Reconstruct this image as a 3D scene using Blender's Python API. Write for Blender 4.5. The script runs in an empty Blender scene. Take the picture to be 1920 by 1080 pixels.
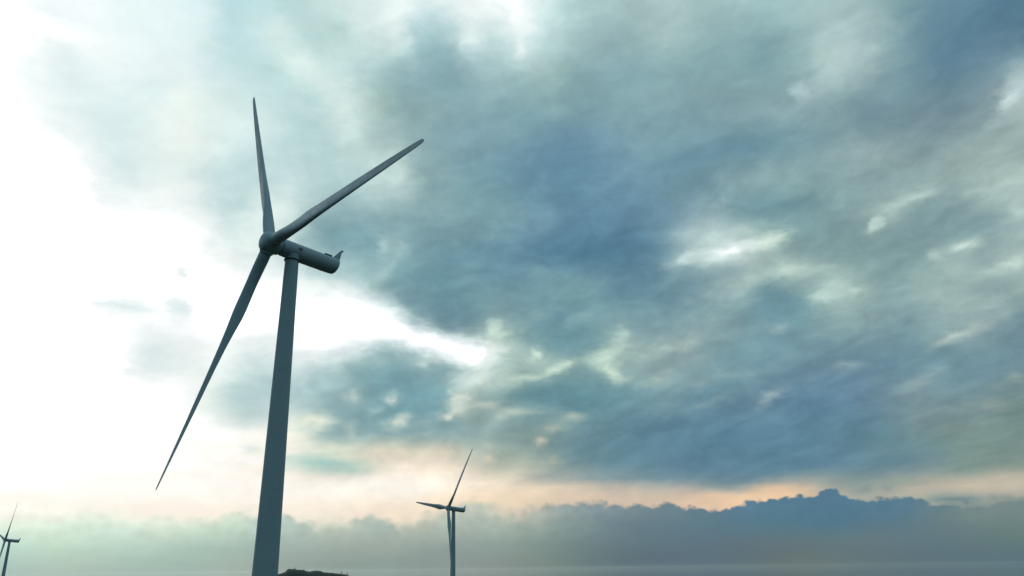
import bpy, bmesh, math, random
import numpy as np
from mathutils import Vector, Matrix, noise as mnoise

# ------------------------------------------------------------------ camera, world, sun, exposure
scene = bpy.context.scene
C = scene.collection
SEA = 0.0
CAM_Z = 180.0                      # the camera hovers above a coastal hilltop
PITCH, ROLL = math.radians(19.38), math.radians(0.69)

cam_data = bpy.data.cameras.new("camera")
cam_data.sensor_width = 36.0
cam_data.lens = 1498.0 / 1920.0 * 36.0
cam_data.clip_start = 0.5
cam_data.clip_end = 300000.0
cam = bpy.data.objects.new("camera", cam_data)
C.objects.link(cam)
F = Vector((0, math.cos(PITCH), math.sin(PITCH)))
R0 = Vector((1, 0, 0)); U0 = Vector((0, -math.sin(PITCH), math.cos(PITCH)))
R = math.cos(ROLL) * R0 - math.sin(ROLL) * U0
U = math.cos(ROLL) * U0 + math.sin(ROLL) * R0
M = Matrix.Identity(4)
for i in range(3):
    M[i][0] = R[i]; M[i][1] = U[i]; M[i][2] = -F[i]
M.translation = (0, 0, CAM_Z)
cam.matrix_world = M
scene.camera = cam

scene.view_settings.view_transform = 'Standard'
scene.view_settings.look = 'None'
scene.view_settings.exposure = 0.0
scene.view_settings.gamma = 1.0
scene.view_settings.use_curve_mapping = False

SUN_AZ, SUN_EL = math.radians(-20.0), math.radians(13.0)   # behind the cloud at the left
sun_data = bpy.data.lights.new("sun", 'SUN')
sun_data.energy = 0.5
sun_data.angle = math.radians(14.0)
sun_data.color = (1.0, 0.93, 0.82)
sun = bpy.data.objects.new("sun", sun_data)
C.objects.link(sun)
sd = Vector((math.sin(SUN_AZ) * math.cos(SUN_EL), math.cos(SUN_AZ) * math.cos(SUN_EL), math.sin(SUN_EL)))
sun.rotation_euler = sd.to_track_quat('Z', 'Y').to_euler()

# ---- cloud tables: broken overcast by azimuth (columns) and elevation (rows), degrees
WARP_LO, WARP_HI = 0.35, 1.0         # how far turbulence displaces the cloud edges, degrees
FINE = 1.0
DET1, DET2, DET3 = 0.55, 0.58, 0.60  # strength of the streaks and puffs
NAZ = 220
BILL = 0.5
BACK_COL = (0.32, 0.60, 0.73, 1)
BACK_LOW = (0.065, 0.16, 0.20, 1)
ZEN_COL = (0.27, 0.40, 0.46, 1)
PAINT_A, PAINT_B = (0.30, 0.33, 0.34, 1), (0.33, 0.36, 0.37, 1)
RIDGE_K = 1.0
HAZE, HAZE_TOP = 2.5e-6, 420.0
SKY_EL = [2.5, 3.0, 3.5, 4.0, 4.5, 5.0, 5.5, 6.0, 6.5, 7.0, 8.0, 9.0, 10.0, 11.0, 12.0, 13.0, 14.0, 15.0, 16.0, 17.0, 18.0, 19.0, 20.0, 22.0, 24.0, 26.0, 28.0, 30.0, 32.0, 34.0, 36.0, 38.0, 40.0, 42.0]
SKY_ROWS = [
[254,250,239,254,250,239,254,250,239,254,250,239,254,250,239,253,249,238,250,246,234,250,244,231,250,242,230,250,241,228,249,239,226,248,238,224,247,237,222,246,236,220,245,234,218,244,231,212,243,228,207,242,225,203,242,224,200,238,220,196,235,216,191,231,210,186,227,204,182,223,200,179,220,196,175,218,194,172,224,197,172,228,200,172,230,200,170,220,195,168,205,188,166,180,176,161,164,169,159,164,169,160,161,168,159,158,166,157,154,164,156,154,164,156,154,164,156,154,164,156,154,164,156,154,164,156],
[254,250,240,254,250,240,254,250,240,254,250,240,254,250,240,253,249,238,250,246,234,250,244,232,250,243,230,251,241,228,249,240,226,248,238,224,247,237,222,246,236,220,245,235,218,244,231,212,244,228,207,242,226,204,242,224,200,238,221,196,235,216,191,231,210,186,227,204,182,223,200,179,220,196,175,218,194,172,223,197,172,228,199,172,231,200,170,221,195,168,207,188,166,181,176,162,165,169,159,165,170,160,162,168,159,159,167,158,155,165,156,154,164,156,154,163,156,154,163,155,154,163,155,155,164,156],
[254,251,241,254,250,241,254,250,240,254,250,240,254,250,240,253,249,238,250,246,235,250,245,233,251,243,231,251,242,229,250,240,227,249,239,225,248,238,223,247,237,221,246,235,219,245,232,213,244,229,208,243,227,205,243,225,201,239,221,196,235,217,191,231,210,186,226,204,182,223,200,179,219,196,175,217,194,172,222,196,172,227,199,172,232,201,171,224,197,169,210,190,166,183,177,162,167,170,160,170,172,162,167,171,161,164,169,160,160,166,157,156,164,156,158,166,157,163,168,159,171,174,162,182,180,167],
[255,253,246,255,252,245,255,252,244,255,252,244,255,252,243,254,251,241,252,249,239,252,247,237,252,246,235,252,244,233,251,243,231,250,241,228,249,240,226,248,239,224,247,237,221,247,234,216,246,231,211,245,229,208,244,226,202,241,223,197,237,218,192,231,211,186,226,204,182,222,200,178,218,196,175,216,194,173,220,196,173,228,199,172,241,207,172,235,204,170,218,195,167,186,180,163,170,172,163,178,176,164,175,176,164,177,176,164,179,177,165,181,180,167,189,184,170,193,187,171,193,186,171,190,183,168],
[255,254,250,255,254,249,255,254,248,255,253,248,255,253,247,255,253,246,255,253,245,255,252,244,255,251,243,254,251,242,254,250,240,253,248,238,253,246,235,252,245,233,252,243,230,252,241,226,252,239,222,251,237,218,249,231,206,247,227,200,241,221,193,232,212,187,224,204,182,218,198,177,213,195,176,211,193,174,211,192,173,219,194,171,230,202,172,238,206,171,220,194,167,182,178,164,161,167,162,173,173,162,186,178,165,195,184,168,194,185,170,191,184,169,187,181,167,179,176,162,164,167,155,147,157,147],
[255,255,251,255,255,251,255,255,251,255,254,251,255,254,250,255,254,250,255,254,249,255,253,248,255,253,248,255,253,247,255,253,246,255,252,243,255,250,241,255,249,240,255,249,238,255,247,235,255,246,231,255,244,227,253,237,213,250,232,206,243,224,197,232,214,190,222,205,184,212,197,179,201,189,175,191,184,172,183,180,172,174,176,170,154,165,164,211,189,166,200,182,165,163,168,162,140,156,157,151,162,156,158,167,160,158,166,157,170,171,158,159,164,152,145,156,146,137,151,143,132,149,141,129,148,141],
[255,255,252,255,255,252,255,255,252,255,255,251,255,255,251,255,254,250,255,254,249,255,253,248,255,253,247,255,252,247,255,252,246,255,251,244,255,251,241,255,250,240,254,249,239,254,248,237,255,247,235,255,246,232,254,242,223,249,236,215,240,225,203,228,213,192,212,201,184,193,189,177,172,175,170,156,166,167,140,158,165,126,150,160,111,141,158,124,149,160,144,160,162,130,151,156,117,144,153,121,145,153,130,150,153,133,153,149,136,153,147,131,149,141,129,148,141,127,147,142,126,147,143,125,147,144],
[255,255,251,255,255,252,255,255,252,255,255,252,255,255,252,255,255,252,255,255,251,255,254,250,255,253,248,255,252,246,255,251,244,255,250,242,254,248,238,252,245,232,242,237,222,240,236,221,252,242,227,252,241,225,252,239,220,244,230,210,231,217,197,211,201,185,185,184,175,156,167,166,131,153,161,119,147,160,107,139,157,100,135,154,97,133,154,96,134,154,102,136,155,101,134,154,104,137,153,104,137,152,117,142,151,125,149,146,128,149,145,127,147,143,126,147,144,125,147,144,124,146,144,123,146,144],
[255,255,251,255,255,251,255,255,251,255,255,251,255,255,252,255,255,251,255,255,251,255,255,251,255,255,251,255,255,251,255,254,249,255,250,243,248,244,235,218,227,216,195,213,203,203,216,202,241,232,216,247,234,216,245,232,212,229,220,200,209,206,188,190,192,178,151,166,164,122,149,157,108,140,154,102,137,153,99,134,154,96,133,155,95,132,154,93,131,153,92,130,153,95,131,154,101,135,153,105,137,153,112,141,150,123,148,146,124,147,145,124,146,144,123,146,144,123,146,144,122,145,144,122,145,144],
[255,255,252,255,255,251,255,255,251,255,255,251,255,255,251,255,255,251,255,255,250,255,255,250,255,255,250,255,255,250,255,254,249,255,251,244,248,245,235,217,227,215,187,209,199,193,209,195,234,226,208,236,224,206,235,223,204,210,208,192,188,194,180,171,183,172,134,158,160,111,144,154,102,138,153,98,135,153,96,133,154,94,132,154,94,132,154,92,131,153,93,131,154,95,133,154,100,135,154,106,139,153,111,141,150,123,148,146,122,147,144,122,145,144,122,145,144,122,145,144,122,145,144,121,145,144],
[255,255,252,255,255,252,255,255,252,255,255,252,255,255,252,255,255,252,255,255,252,255,255,252,255,255,251,255,254,250,255,254,249,255,254,247,252,248,237,239,238,224,208,217,202,206,211,196,216,213,194,199,203,188,206,204,188,170,186,178,155,174,168,140,164,162,124,154,159,107,143,156,102,140,156,97,136,155,95,134,155,93,133,154,91,131,154,91,130,154,92,131,154,94,133,154,98,135,153,104,138,153,117,143,149,124,148,148,122,147,146,121,145,144,121,145,143,121,145,143,121,145,143,120,145,143],
[255,255,253,255,255,253,255,255,253,255,255,252,255,255,252,255,255,253,255,255,254,255,255,254,255,255,254,254,255,252,253,254,250,252,252,247,242,244,235,218,228,217,150,182,184,139,172,177,141,172,176,146,173,175,142,169,172,142,168,169,136,163,163,131,158,158,125,153,157,113,146,157,105,141,156,100,138,156,97,136,156,96,135,156,93,132,156,94,133,156,94,133,156,95,133,155,99,135,155,109,140,156,122,147,155,122,147,153,121,148,151,120,145,143,120,144,143,119,144,143,118,143,144,116,141,144],
[255,255,254,255,255,253,255,255,253,255,255,253,255,255,253,255,255,253,255,255,254,255,255,254,255,255,255,255,255,255,247,251,247,220,234,231,211,225,222,193,213,209,141,177,184,127,167,175,118,162,172,124,163,172,124,160,168,145,171,171,138,166,167,125,156,160,116,149,156,107,145,156,102,140,155,105,142,158,106,142,159,100,138,158,100,138,159,102,138,160,98,135,159,96,133,158,101,135,159,112,142,159,126,150,160,120,146,156,118,146,154,117,142,144,115,141,145,113,139,146,112,137,147,110,136,148],
[255,255,255,255,255,255,255,255,254,255,255,254,255,255,254,255,255,254,255,255,254,255,255,254,255,255,254,255,255,254,240,247,243,191,217,217,183,208,210,171,200,202,147,182,188,133,171,179,114,162,173,113,159,172,125,161,169,159,182,178,148,174,173,121,157,163,105,145,155,100,142,155,100,140,155,110,146,160,118,150,162,105,142,161,106,143,162,110,144,164,104,139,163,100,136,161,104,136,161,112,142,161,119,148,160,112,143,156,110,140,153,111,137,147,110,136,148,109,135,149,109,135,150,109,135,150],
[255,255,255,255,255,255,255,255,255,255,255,255,255,255,255,255,255,255,255,255,255,255,255,255,245,249,250,247,250,249,238,246,242,191,218,218,180,208,212,176,204,208,163,194,198,137,174,181,113,162,173,116,163,175,144,176,180,181,198,192,159,184,180,126,163,168,107,149,158,103,145,155,116,153,162,122,155,163,130,159,166,117,151,165,112,149,164,113,148,166,111,145,164,108,141,163,106,139,163,110,142,162,110,144,159,107,141,156,109,140,153,109,136,151,109,135,150,109,136,151,110,138,152,113,140,153],
[255,255,255,255,255,255,255,255,255,255,255,255,255,255,255,255,255,255,255,255,255,255,255,255,234,243,244,238,245,242,240,248,245,211,231,230,200,223,225,207,225,225,188,213,213,136,174,180,113,161,172,141,177,184,200,217,212,223,231,221,177,199,192,146,177,175,130,164,166,119,154,160,155,183,178,141,168,169,144,169,171,136,165,171,118,154,167,115,152,167,116,149,165,116,147,164,113,145,165,114,146,163,112,147,161,118,150,160,125,152,160,115,142,154,112,139,153,115,142,154,119,145,156,125,151,160],
[255,255,255,255,255,255,255,255,255,255,255,255,255,255,255,255,255,255,255,255,255,252,254,254,234,244,244,239,245,243,245,250,248,228,241,240,221,237,237,234,244,241,211,229,226,146,181,185,126,167,177,167,193,193,243,248,237,251,253,242,189,209,199,161,187,181,149,178,172,132,161,163,183,204,189,153,177,172,149,173,174,147,172,175,125,158,168,118,154,167,115,151,165,119,152,165,124,154,166,126,155,166,122,153,165,137,163,167,145,167,168,127,152,160,123,149,158,129,155,162,137,161,166,146,169,170],
[255,255,255,255,255,255,255,255,255,255,255,255,255,255,255,255,255,255,255,255,255,251,253,253,243,249,249,245,250,249,250,253,252,242,249,248,239,247,247,247,251,249,231,241,239,186,208,210,170,197,201,175,197,195,218,228,222,224,232,225,181,203,193,155,183,180,142,174,173,126,160,164,171,195,184,148,173,173,142,168,172,145,170,174,131,161,168,121,156,166,110,150,165,119,155,166,136,165,169,137,165,169,129,159,167,146,170,171,154,175,174,140,164,167,141,165,168,148,171,171,154,175,174,158,179,176],
[255,255,255,255,255,255,255,255,255,255,255,255,255,255,255,255,255,255,254,255,255,251,254,254,250,253,253,251,253,253,255,255,255,254,254,254,252,254,254,253,254,254,250,252,252,238,243,244,229,238,235,170,193,192,150,176,181,159,183,184,160,183,177,137,171,175,120,162,170,112,153,163,141,172,172,134,164,171,131,161,169,137,164,170,136,163,169,125,158,166,109,150,164,123,160,168,150,178,176,146,172,171,135,163,168,149,173,172,157,180,178,149,171,171,155,177,175,159,180,177,162,182,178,164,184,180],
[255,255,255,255,255,255,255,255,255,255,255,255,255,255,255,255,255,255,255,255,255,254,255,255,253,254,254,254,255,255,255,255,255,255,255,255,255,255,255,255,255,255,255,255,254,253,254,254,244,249,243,157,184,187,104,142,156,115,149,157,141,168,166,124,162,172,107,154,168,106,151,163,122,158,166,123,157,170,122,155,168,127,158,167,136,164,169,129,160,166,111,150,162,134,166,169,169,196,188,151,176,172,138,166,168,149,174,171,158,181,179,151,173,172,162,183,179,164,184,180,165,185,181,164,184,181],
[255,255,255,255,255,255,255,255,255,255,255,255,255,255,255,255,255,255,255,255,255,255,255,255,255,255,255,255,255,255,255,255,255,255,255,255,255,255,255,253,255,251,242,248,244,219,232,232,190,212,213,134,170,178,99,141,156,107,146,156,127,160,165,118,158,170,112,156,168,113,156,165,115,154,166,113,152,168,112,150,166,117,152,165,134,163,170,135,164,168,117,153,161,140,169,170,174,200,191,149,175,171,136,164,165,145,170,168,156,178,175,149,171,171,165,185,181,164,184,181,162,182,181,159,180,180],
[255,255,255,255,255,255,255,255,255,255,255,255,255,255,255,255,255,255,255,255,255,255,255,255,255,255,255,255,255,255,253,254,253,251,253,253,251,253,251,239,247,242,220,235,230,176,204,205,130,171,180,113,158,171,105,151,164,111,152,164,115,154,167,115,156,169,118,158,168,119,159,166,110,152,166,103,146,165,105,146,165,118,154,168,142,169,176,154,178,179,139,168,169,142,170,169,155,183,178,140,168,166,132,160,161,140,166,166,149,171,170,141,165,167,161,182,181,159,180,180,159,180,181,163,184,184],
[255,255,255,255,255,255,255,255,255,255,255,255,255,255,255,255,255,255,255,255,255,255,255,255,255,255,255,255,255,255,247,251,248,237,246,244,229,239,238,206,226,225,187,214,215,152,190,195,120,166,177,109,155,170,106,152,166,110,152,166,107,150,167,109,150,167,111,152,165,110,151,163,100,143,162,95,138,161,103,143,163,136,167,177,166,189,190,183,201,198,170,191,183,146,171,170,138,167,166,134,163,163,136,164,164,136,163,166,133,161,165,133,159,165,159,180,181,162,183,183,169,190,188,178,198,193],
[255,255,255,255,255,255,255,255,255,255,255,255,255,255,255,255,255,255,255,255,255,255,255,255,255,255,255,250,252,251,220,236,235,227,241,236,203,225,222,153,192,198,131,177,189,132,177,189,154,191,197,124,163,176,110,152,167,107,150,166,104,146,166,98,140,164,88,133,159,83,128,154,83,127,155,85,128,154,103,141,163,151,177,186,177,197,198,170,192,193,147,177,177,128,162,166,130,162,165,142,168,168,153,176,175,141,168,170,139,166,170,161,184,182,180,201,194,182,202,195,176,196,189,166,184,180],
[255,255,255,255,255,255,255,255,255,255,255,255,255,255,255,253,254,254,230,243,244,235,245,244,243,249,246,226,239,238,200,224,226,226,239,235,217,234,228,160,194,199,142,178,188,136,172,183,133,170,179,130,166,175,128,163,173,126,163,173,122,160,172,114,152,168,102,141,164,95,135,162,94,136,163,95,136,164,107,144,169,128,159,177,143,169,180,125,157,167,122,158,167,130,163,168,136,166,169,139,166,169,139,162,164,141,163,163,152,172,171,162,180,176,160,178,175,157,175,173,158,176,175,164,182,181],
[253,255,255,253,255,255,254,255,255,253,255,255,252,254,254,243,249,249,222,240,241,226,242,239,232,243,238,213,233,232,195,222,223,194,221,222,206,228,227,182,211,214,170,202,206,179,205,207,180,203,202,143,176,181,134,168,177,124,163,174,116,157,172,109,151,170,101,143,167,95,137,163,101,142,169,106,146,173,111,150,173,114,151,169,119,153,168,131,162,171,140,167,174,139,167,172,137,166,171,144,169,172,148,169,171,141,161,163,129,150,156,137,155,159,150,169,170,169,187,186,169,188,187,166,185,187],
[251,255,255,251,255,255,252,255,255,249,253,253,237,248,248,224,242,242,216,238,240,230,245,242,240,248,238,225,242,237,210,233,232,201,227,227,196,223,225,182,213,217,188,215,215,191,215,213,185,207,204,148,178,183,134,168,179,121,159,175,113,155,174,108,151,173,102,145,171,99,141,168,107,146,172,115,152,175,118,156,175,115,154,171,114,153,172,111,151,169,107,148,166,113,151,167,129,160,171,133,161,168,124,150,163,126,152,163,127,150,162,121,146,159,139,159,169,161,180,184,149,170,178,125,153,167],
[254,255,255,253,255,255,252,255,255,243,251,251,228,244,244,231,246,247,226,244,245,231,247,244,238,248,237,225,243,238,217,239,236,204,230,228,188,219,221,188,218,219,205,226,222,178,204,201,155,184,187,143,173,180,134,166,179,127,162,179,126,162,178,122,160,178,115,153,176,112,151,176,117,154,175,124,159,175,128,163,176,128,163,175,129,162,175,133,163,174,137,165,174,140,168,176,145,171,181,139,169,175,139,165,176,127,158,169,111,144,162,98,136,160,109,140,162,104,138,158,89,127,150,87,125,149],
[253,255,255,254,255,255,254,255,255,254,255,255,250,253,253,245,253,252,239,252,251,232,246,247,227,242,244,205,231,231,197,227,226,195,226,225,197,225,224,206,231,226,213,233,226,175,201,197,150,181,183,142,174,181,138,172,181,136,171,181,133,170,181,131,169,180,131,170,178,131,169,178,132,169,178,134,170,178,134,169,177,135,168,176,135,167,175,136,167,175,134,167,174,133,167,173,147,178,182,181,206,203,175,198,199,150,177,182,120,154,168,99,138,160,94,133,158,91,129,154,91,128,152,91,128,152],
[253,255,255,253,255,255,251,255,255,246,254,255,247,254,255,243,254,254,235,252,253,232,250,250,225,245,246,196,228,231,193,225,227,201,230,227,216,236,231,207,230,227,191,219,218,167,202,205,147,186,194,139,178,189,133,174,187,154,190,199,158,194,200,155,190,193,155,187,184,142,177,180,138,175,183,136,174,185,134,171,181,135,172,180,134,172,179,133,170,177,131,169,177,128,166,175,141,175,180,164,190,194,166,190,193,150,177,181,124,158,168,110,145,165,101,138,161,95,132,158,91,128,152,91,128,152],
[253,255,255,253,255,255,250,255,255,245,254,255,241,253,254,237,252,253,233,251,252,229,249,251,216,242,245,189,225,233,201,230,233,212,236,230,192,222,220,185,217,216,199,225,223,208,228,226,206,228,227,153,195,206,164,199,207,196,221,222,190,218,219,211,230,229,185,215,213,170,201,202,157,189,194,150,183,189,157,187,188,166,194,194,159,189,191,149,181,186,149,183,189,150,188,193,159,193,196,165,194,198,161,187,191,146,174,178,121,158,166,113,148,166,103,140,162,97,134,160,91,128,152,91,128,152],
[253,255,255,253,255,255,248,254,255,244,254,255,240,253,254,237,252,253,232,250,252,228,248,251,207,237,243,182,223,231,187,223,227,181,219,221,193,222,221,204,226,224,216,234,231,225,239,237,231,243,240,201,226,230,214,232,232,234,245,243,227,241,240,246,253,251,206,234,233,185,215,216,172,202,205,167,197,199,167,194,195,176,202,203,174,202,203,165,196,196,167,201,201,169,205,206,169,203,205,167,196,200,163,189,193,153,178,181,125,161,167,115,150,166,106,142,163,99,136,161,93,130,155,91,128,152],
[253,255,255,252,255,255,247,254,255,243,254,255,239,253,254,236,252,253,232,250,252,227,248,250,201,234,240,183,223,230,186,222,226,180,218,220,195,222,221,210,229,227,222,236,234,227,241,239,233,243,241,238,246,244,243,249,247,249,254,253,251,255,255,249,254,254,215,239,237,188,218,220,176,207,210,175,204,205,170,197,198,176,202,203,177,204,205,165,195,195,167,200,200,169,205,205,169,204,206,167,198,201,165,191,196,156,181,184,132,165,171,117,153,166,109,144,164,101,138,161,95,132,157,91,128,152],
[253,255,255,250,255,255,246,254,255,242,254,255,239,253,254,235,251,253,231,249,251,226,247,250,194,230,237,184,223,229,185,222,225,181,218,220,197,223,222,211,230,228,222,237,235,228,241,239,233,243,241,238,246,244,243,249,247,249,254,253,251,255,255,250,254,254,217,240,238,190,219,221,176,207,210,176,205,206,171,197,198,175,201,202,178,205,206,166,196,196,167,199,199,169,204,204,169,205,207,167,199,202,165,193,197,158,184,187,139,170,175,119,156,166,112,146,165,102,139,162,97,134,160,91,128,152],
]
BANK_EL = [0.0, 0.25, 1.5, 2.75, 3.7, 5.0]
BANK_ROWS = [
[174,207,200,174,207,200,174,207,200,174,207,200,174,207,200,175,207,199,179,206,194,174,201,189,167,196,187,161,192,184,156,189,181,160,184,176,152,175,169,145,167,163,140,164,160,134,158,155,137,160,157,135,155,153,137,154,152,138,153,151,135,149,145,126,143,139,114,135,133,102,125,128,94,117,127,90,112,127,91,114,128,93,115,130,96,117,127,102,118,122,107,121,121,105,123,124,99,121,127,96,120,129,97,121,133,95,121,133,92,120,133,92,120,133,93,121,133,93,121,133,93,121,132,94,121,132],
[174,207,200,174,207,200,174,207,200,174,207,200,174,207,200,175,207,199,179,206,194,174,201,189,166,196,187,161,192,184,156,189,181,160,184,176,152,175,169,145,167,163,140,164,160,134,158,155,137,160,157,135,155,153,137,154,152,138,153,151,135,149,146,126,143,139,114,135,133,103,126,129,94,117,127,91,113,127,92,114,129,93,116,130,96,117,127,102,118,122,106,121,122,105,123,125,100,122,128,97,120,130,97,121,133,97,122,132,95,122,131,95,123,131,95,123,131,95,123,131,96,123,131,96,124,130],
[190,223,214,190,223,214,190,223,214,190,223,214,189,223,213,191,223,210,192,222,204,187,217,201,181,212,199,173,204,193,166,197,187,161,190,182,158,184,178,155,178,173,154,173,168,156,172,166,153,170,164,149,167,162,144,162,158,142,160,156,139,160,155,131,152,147,120,142,140,109,132,135,100,124,132,95,120,132,94,119,132,94,118,132,96,118,130,97,119,128,98,121,129,99,124,130,101,124,132,100,124,133,100,124,133,102,126,129,102,128,126,102,128,126,102,128,126,103,128,126,103,128,126,103,128,127],
[237,244,230,235,243,229,233,243,228,231,242,227,229,242,226,226,242,225,219,239,222,213,235,219,212,232,217,215,229,213,198,221,205,195,217,200,180,204,195,172,193,185,181,196,182,175,190,178,164,182,176,179,189,176,168,182,172,164,179,169,161,176,166,150,167,160,134,156,152,121,144,146,109,132,141,102,126,137,97,125,137,92,123,137,88,123,140,85,123,141,82,122,141,81,121,141,86,122,141,91,124,139,106,130,134,116,137,137,116,136,137,116,137,137,117,137,137,117,137,137,118,137,137,118,137,138],
[254,249,241,254,249,241,254,249,241,254,249,241,254,248,240,253,248,239,249,247,236,233,242,228,242,245,231,240,242,228,236,239,224,215,229,213,197,217,205,192,208,198,222,222,205,195,205,192,187,198,188,204,205,190,195,199,185,183,193,181,186,190,177,183,184,171,151,165,161,134,152,155,121,142,148,113,135,142,105,130,141,97,125,141,90,124,144,84,123,144,84,122,144,83,121,144,85,123,144,88,124,144,97,128,139,116,136,138,121,138,138,120,137,138,120,137,138,120,137,138,120,137,138,120,137,138],
[254,250,242,254,250,242,254,250,242,254,250,242,254,250,242,252,248,239,248,244,234,246,243,232,243,242,230,238,238,226,232,235,222,227,232,219,216,225,212,202,213,202,228,224,208,202,209,196,195,203,193,209,208,193,203,203,189,186,194,183,183,190,178,182,183,172,150,162,159,123,144,147,116,137,143,117,137,144,111,134,144,102,128,143,94,126,143,87,124,144,86,123,144,85,121,143,86,123,144,88,125,145,92,126,141,115,135,137,122,139,139,120,137,138,120,137,138,120,137,138,120,137,138,120,137,138],
]
BANK_TOP = [(-31.99, 3.87, 0.62), (-28.63, 3.71, 0.62), (-26.27, 3.56, 0.46), (-23.51, 3.45, 0.35), (-21.27, 3.24, 0.38), (-19.98, 3.32, 0.38), (-18.70, 3.67, 0.31), (-17.35, 3.54, 0.31), (-15.99, 3.48, 0.23), (-15.14, 3.56, 0.12), (-14.61, 3.35, 0.23), (-13.20, 3.15, 0.54), (-11.44, 3.15, 0.35), (-10.75, 3.39, 0.19), (-9.68, 3.57, 0.19), (-8.78, 3.39, 0.23), (-8.04, 2.90, 0.38), (-6.97, 3.24, 0.35), (-6.07, 3.66, 0.27), (-5.34, 3.83, 0.27), (-4.24, 4.00, 0.27), (-3.51, 4.28, 0.23), (-2.40, 4.27, 0.23), (-1.66, 3.98, 0.31), (-0.56, 3.62, 0.31), (0.55, 3.78, 0.31), (1.67, 4.12, 0.23), (2.59, 4.25, 0.15), (3.15, 4.31, 0.12), (5.73, 4.38, 0.12), (6.82, 4.18, 0.12), (7.90, 4.05, 0.12), (9.17, 4.05, 0.12), (10.62, 4.20, 0.12), (11.67, 3.92, 0.12), (12.54, 3.73, 0.12), (13.40, 3.57, 0.12), (14.29, 3.75, 0.12), (15.08, 4.03, 0.08), (15.89, 4.22, 0.08), (16.73, 4.05, 0.08), (17.41, 4.10, 0.08), (18.10, 4.24, 0.08), (18.60, 4.19, 0.08), (19.02, 4.34, 0.08), (19.43, 4.23, 0.08), (20.05, 4.37, 0.08), (20.47, 4.59, 0.08), (21.20, 4.72, 0.08), (21.86, 4.53, 0.08), (22.09, 4.12, 0.08), (23.42, 3.96, 0.12), (24.37, 4.05, 0.12), (25.44, 4.04, 0.12), (26.44, 3.67, 0.12), (27.29, 3.47, 0.15), (28.31, 3.46, 0.15), (29.43, 3.38, 0.31), (30.33, 3.70, 0.31), (30.90, 3.80, 0.23), (31.70, 3.72, 0.19)]
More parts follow.
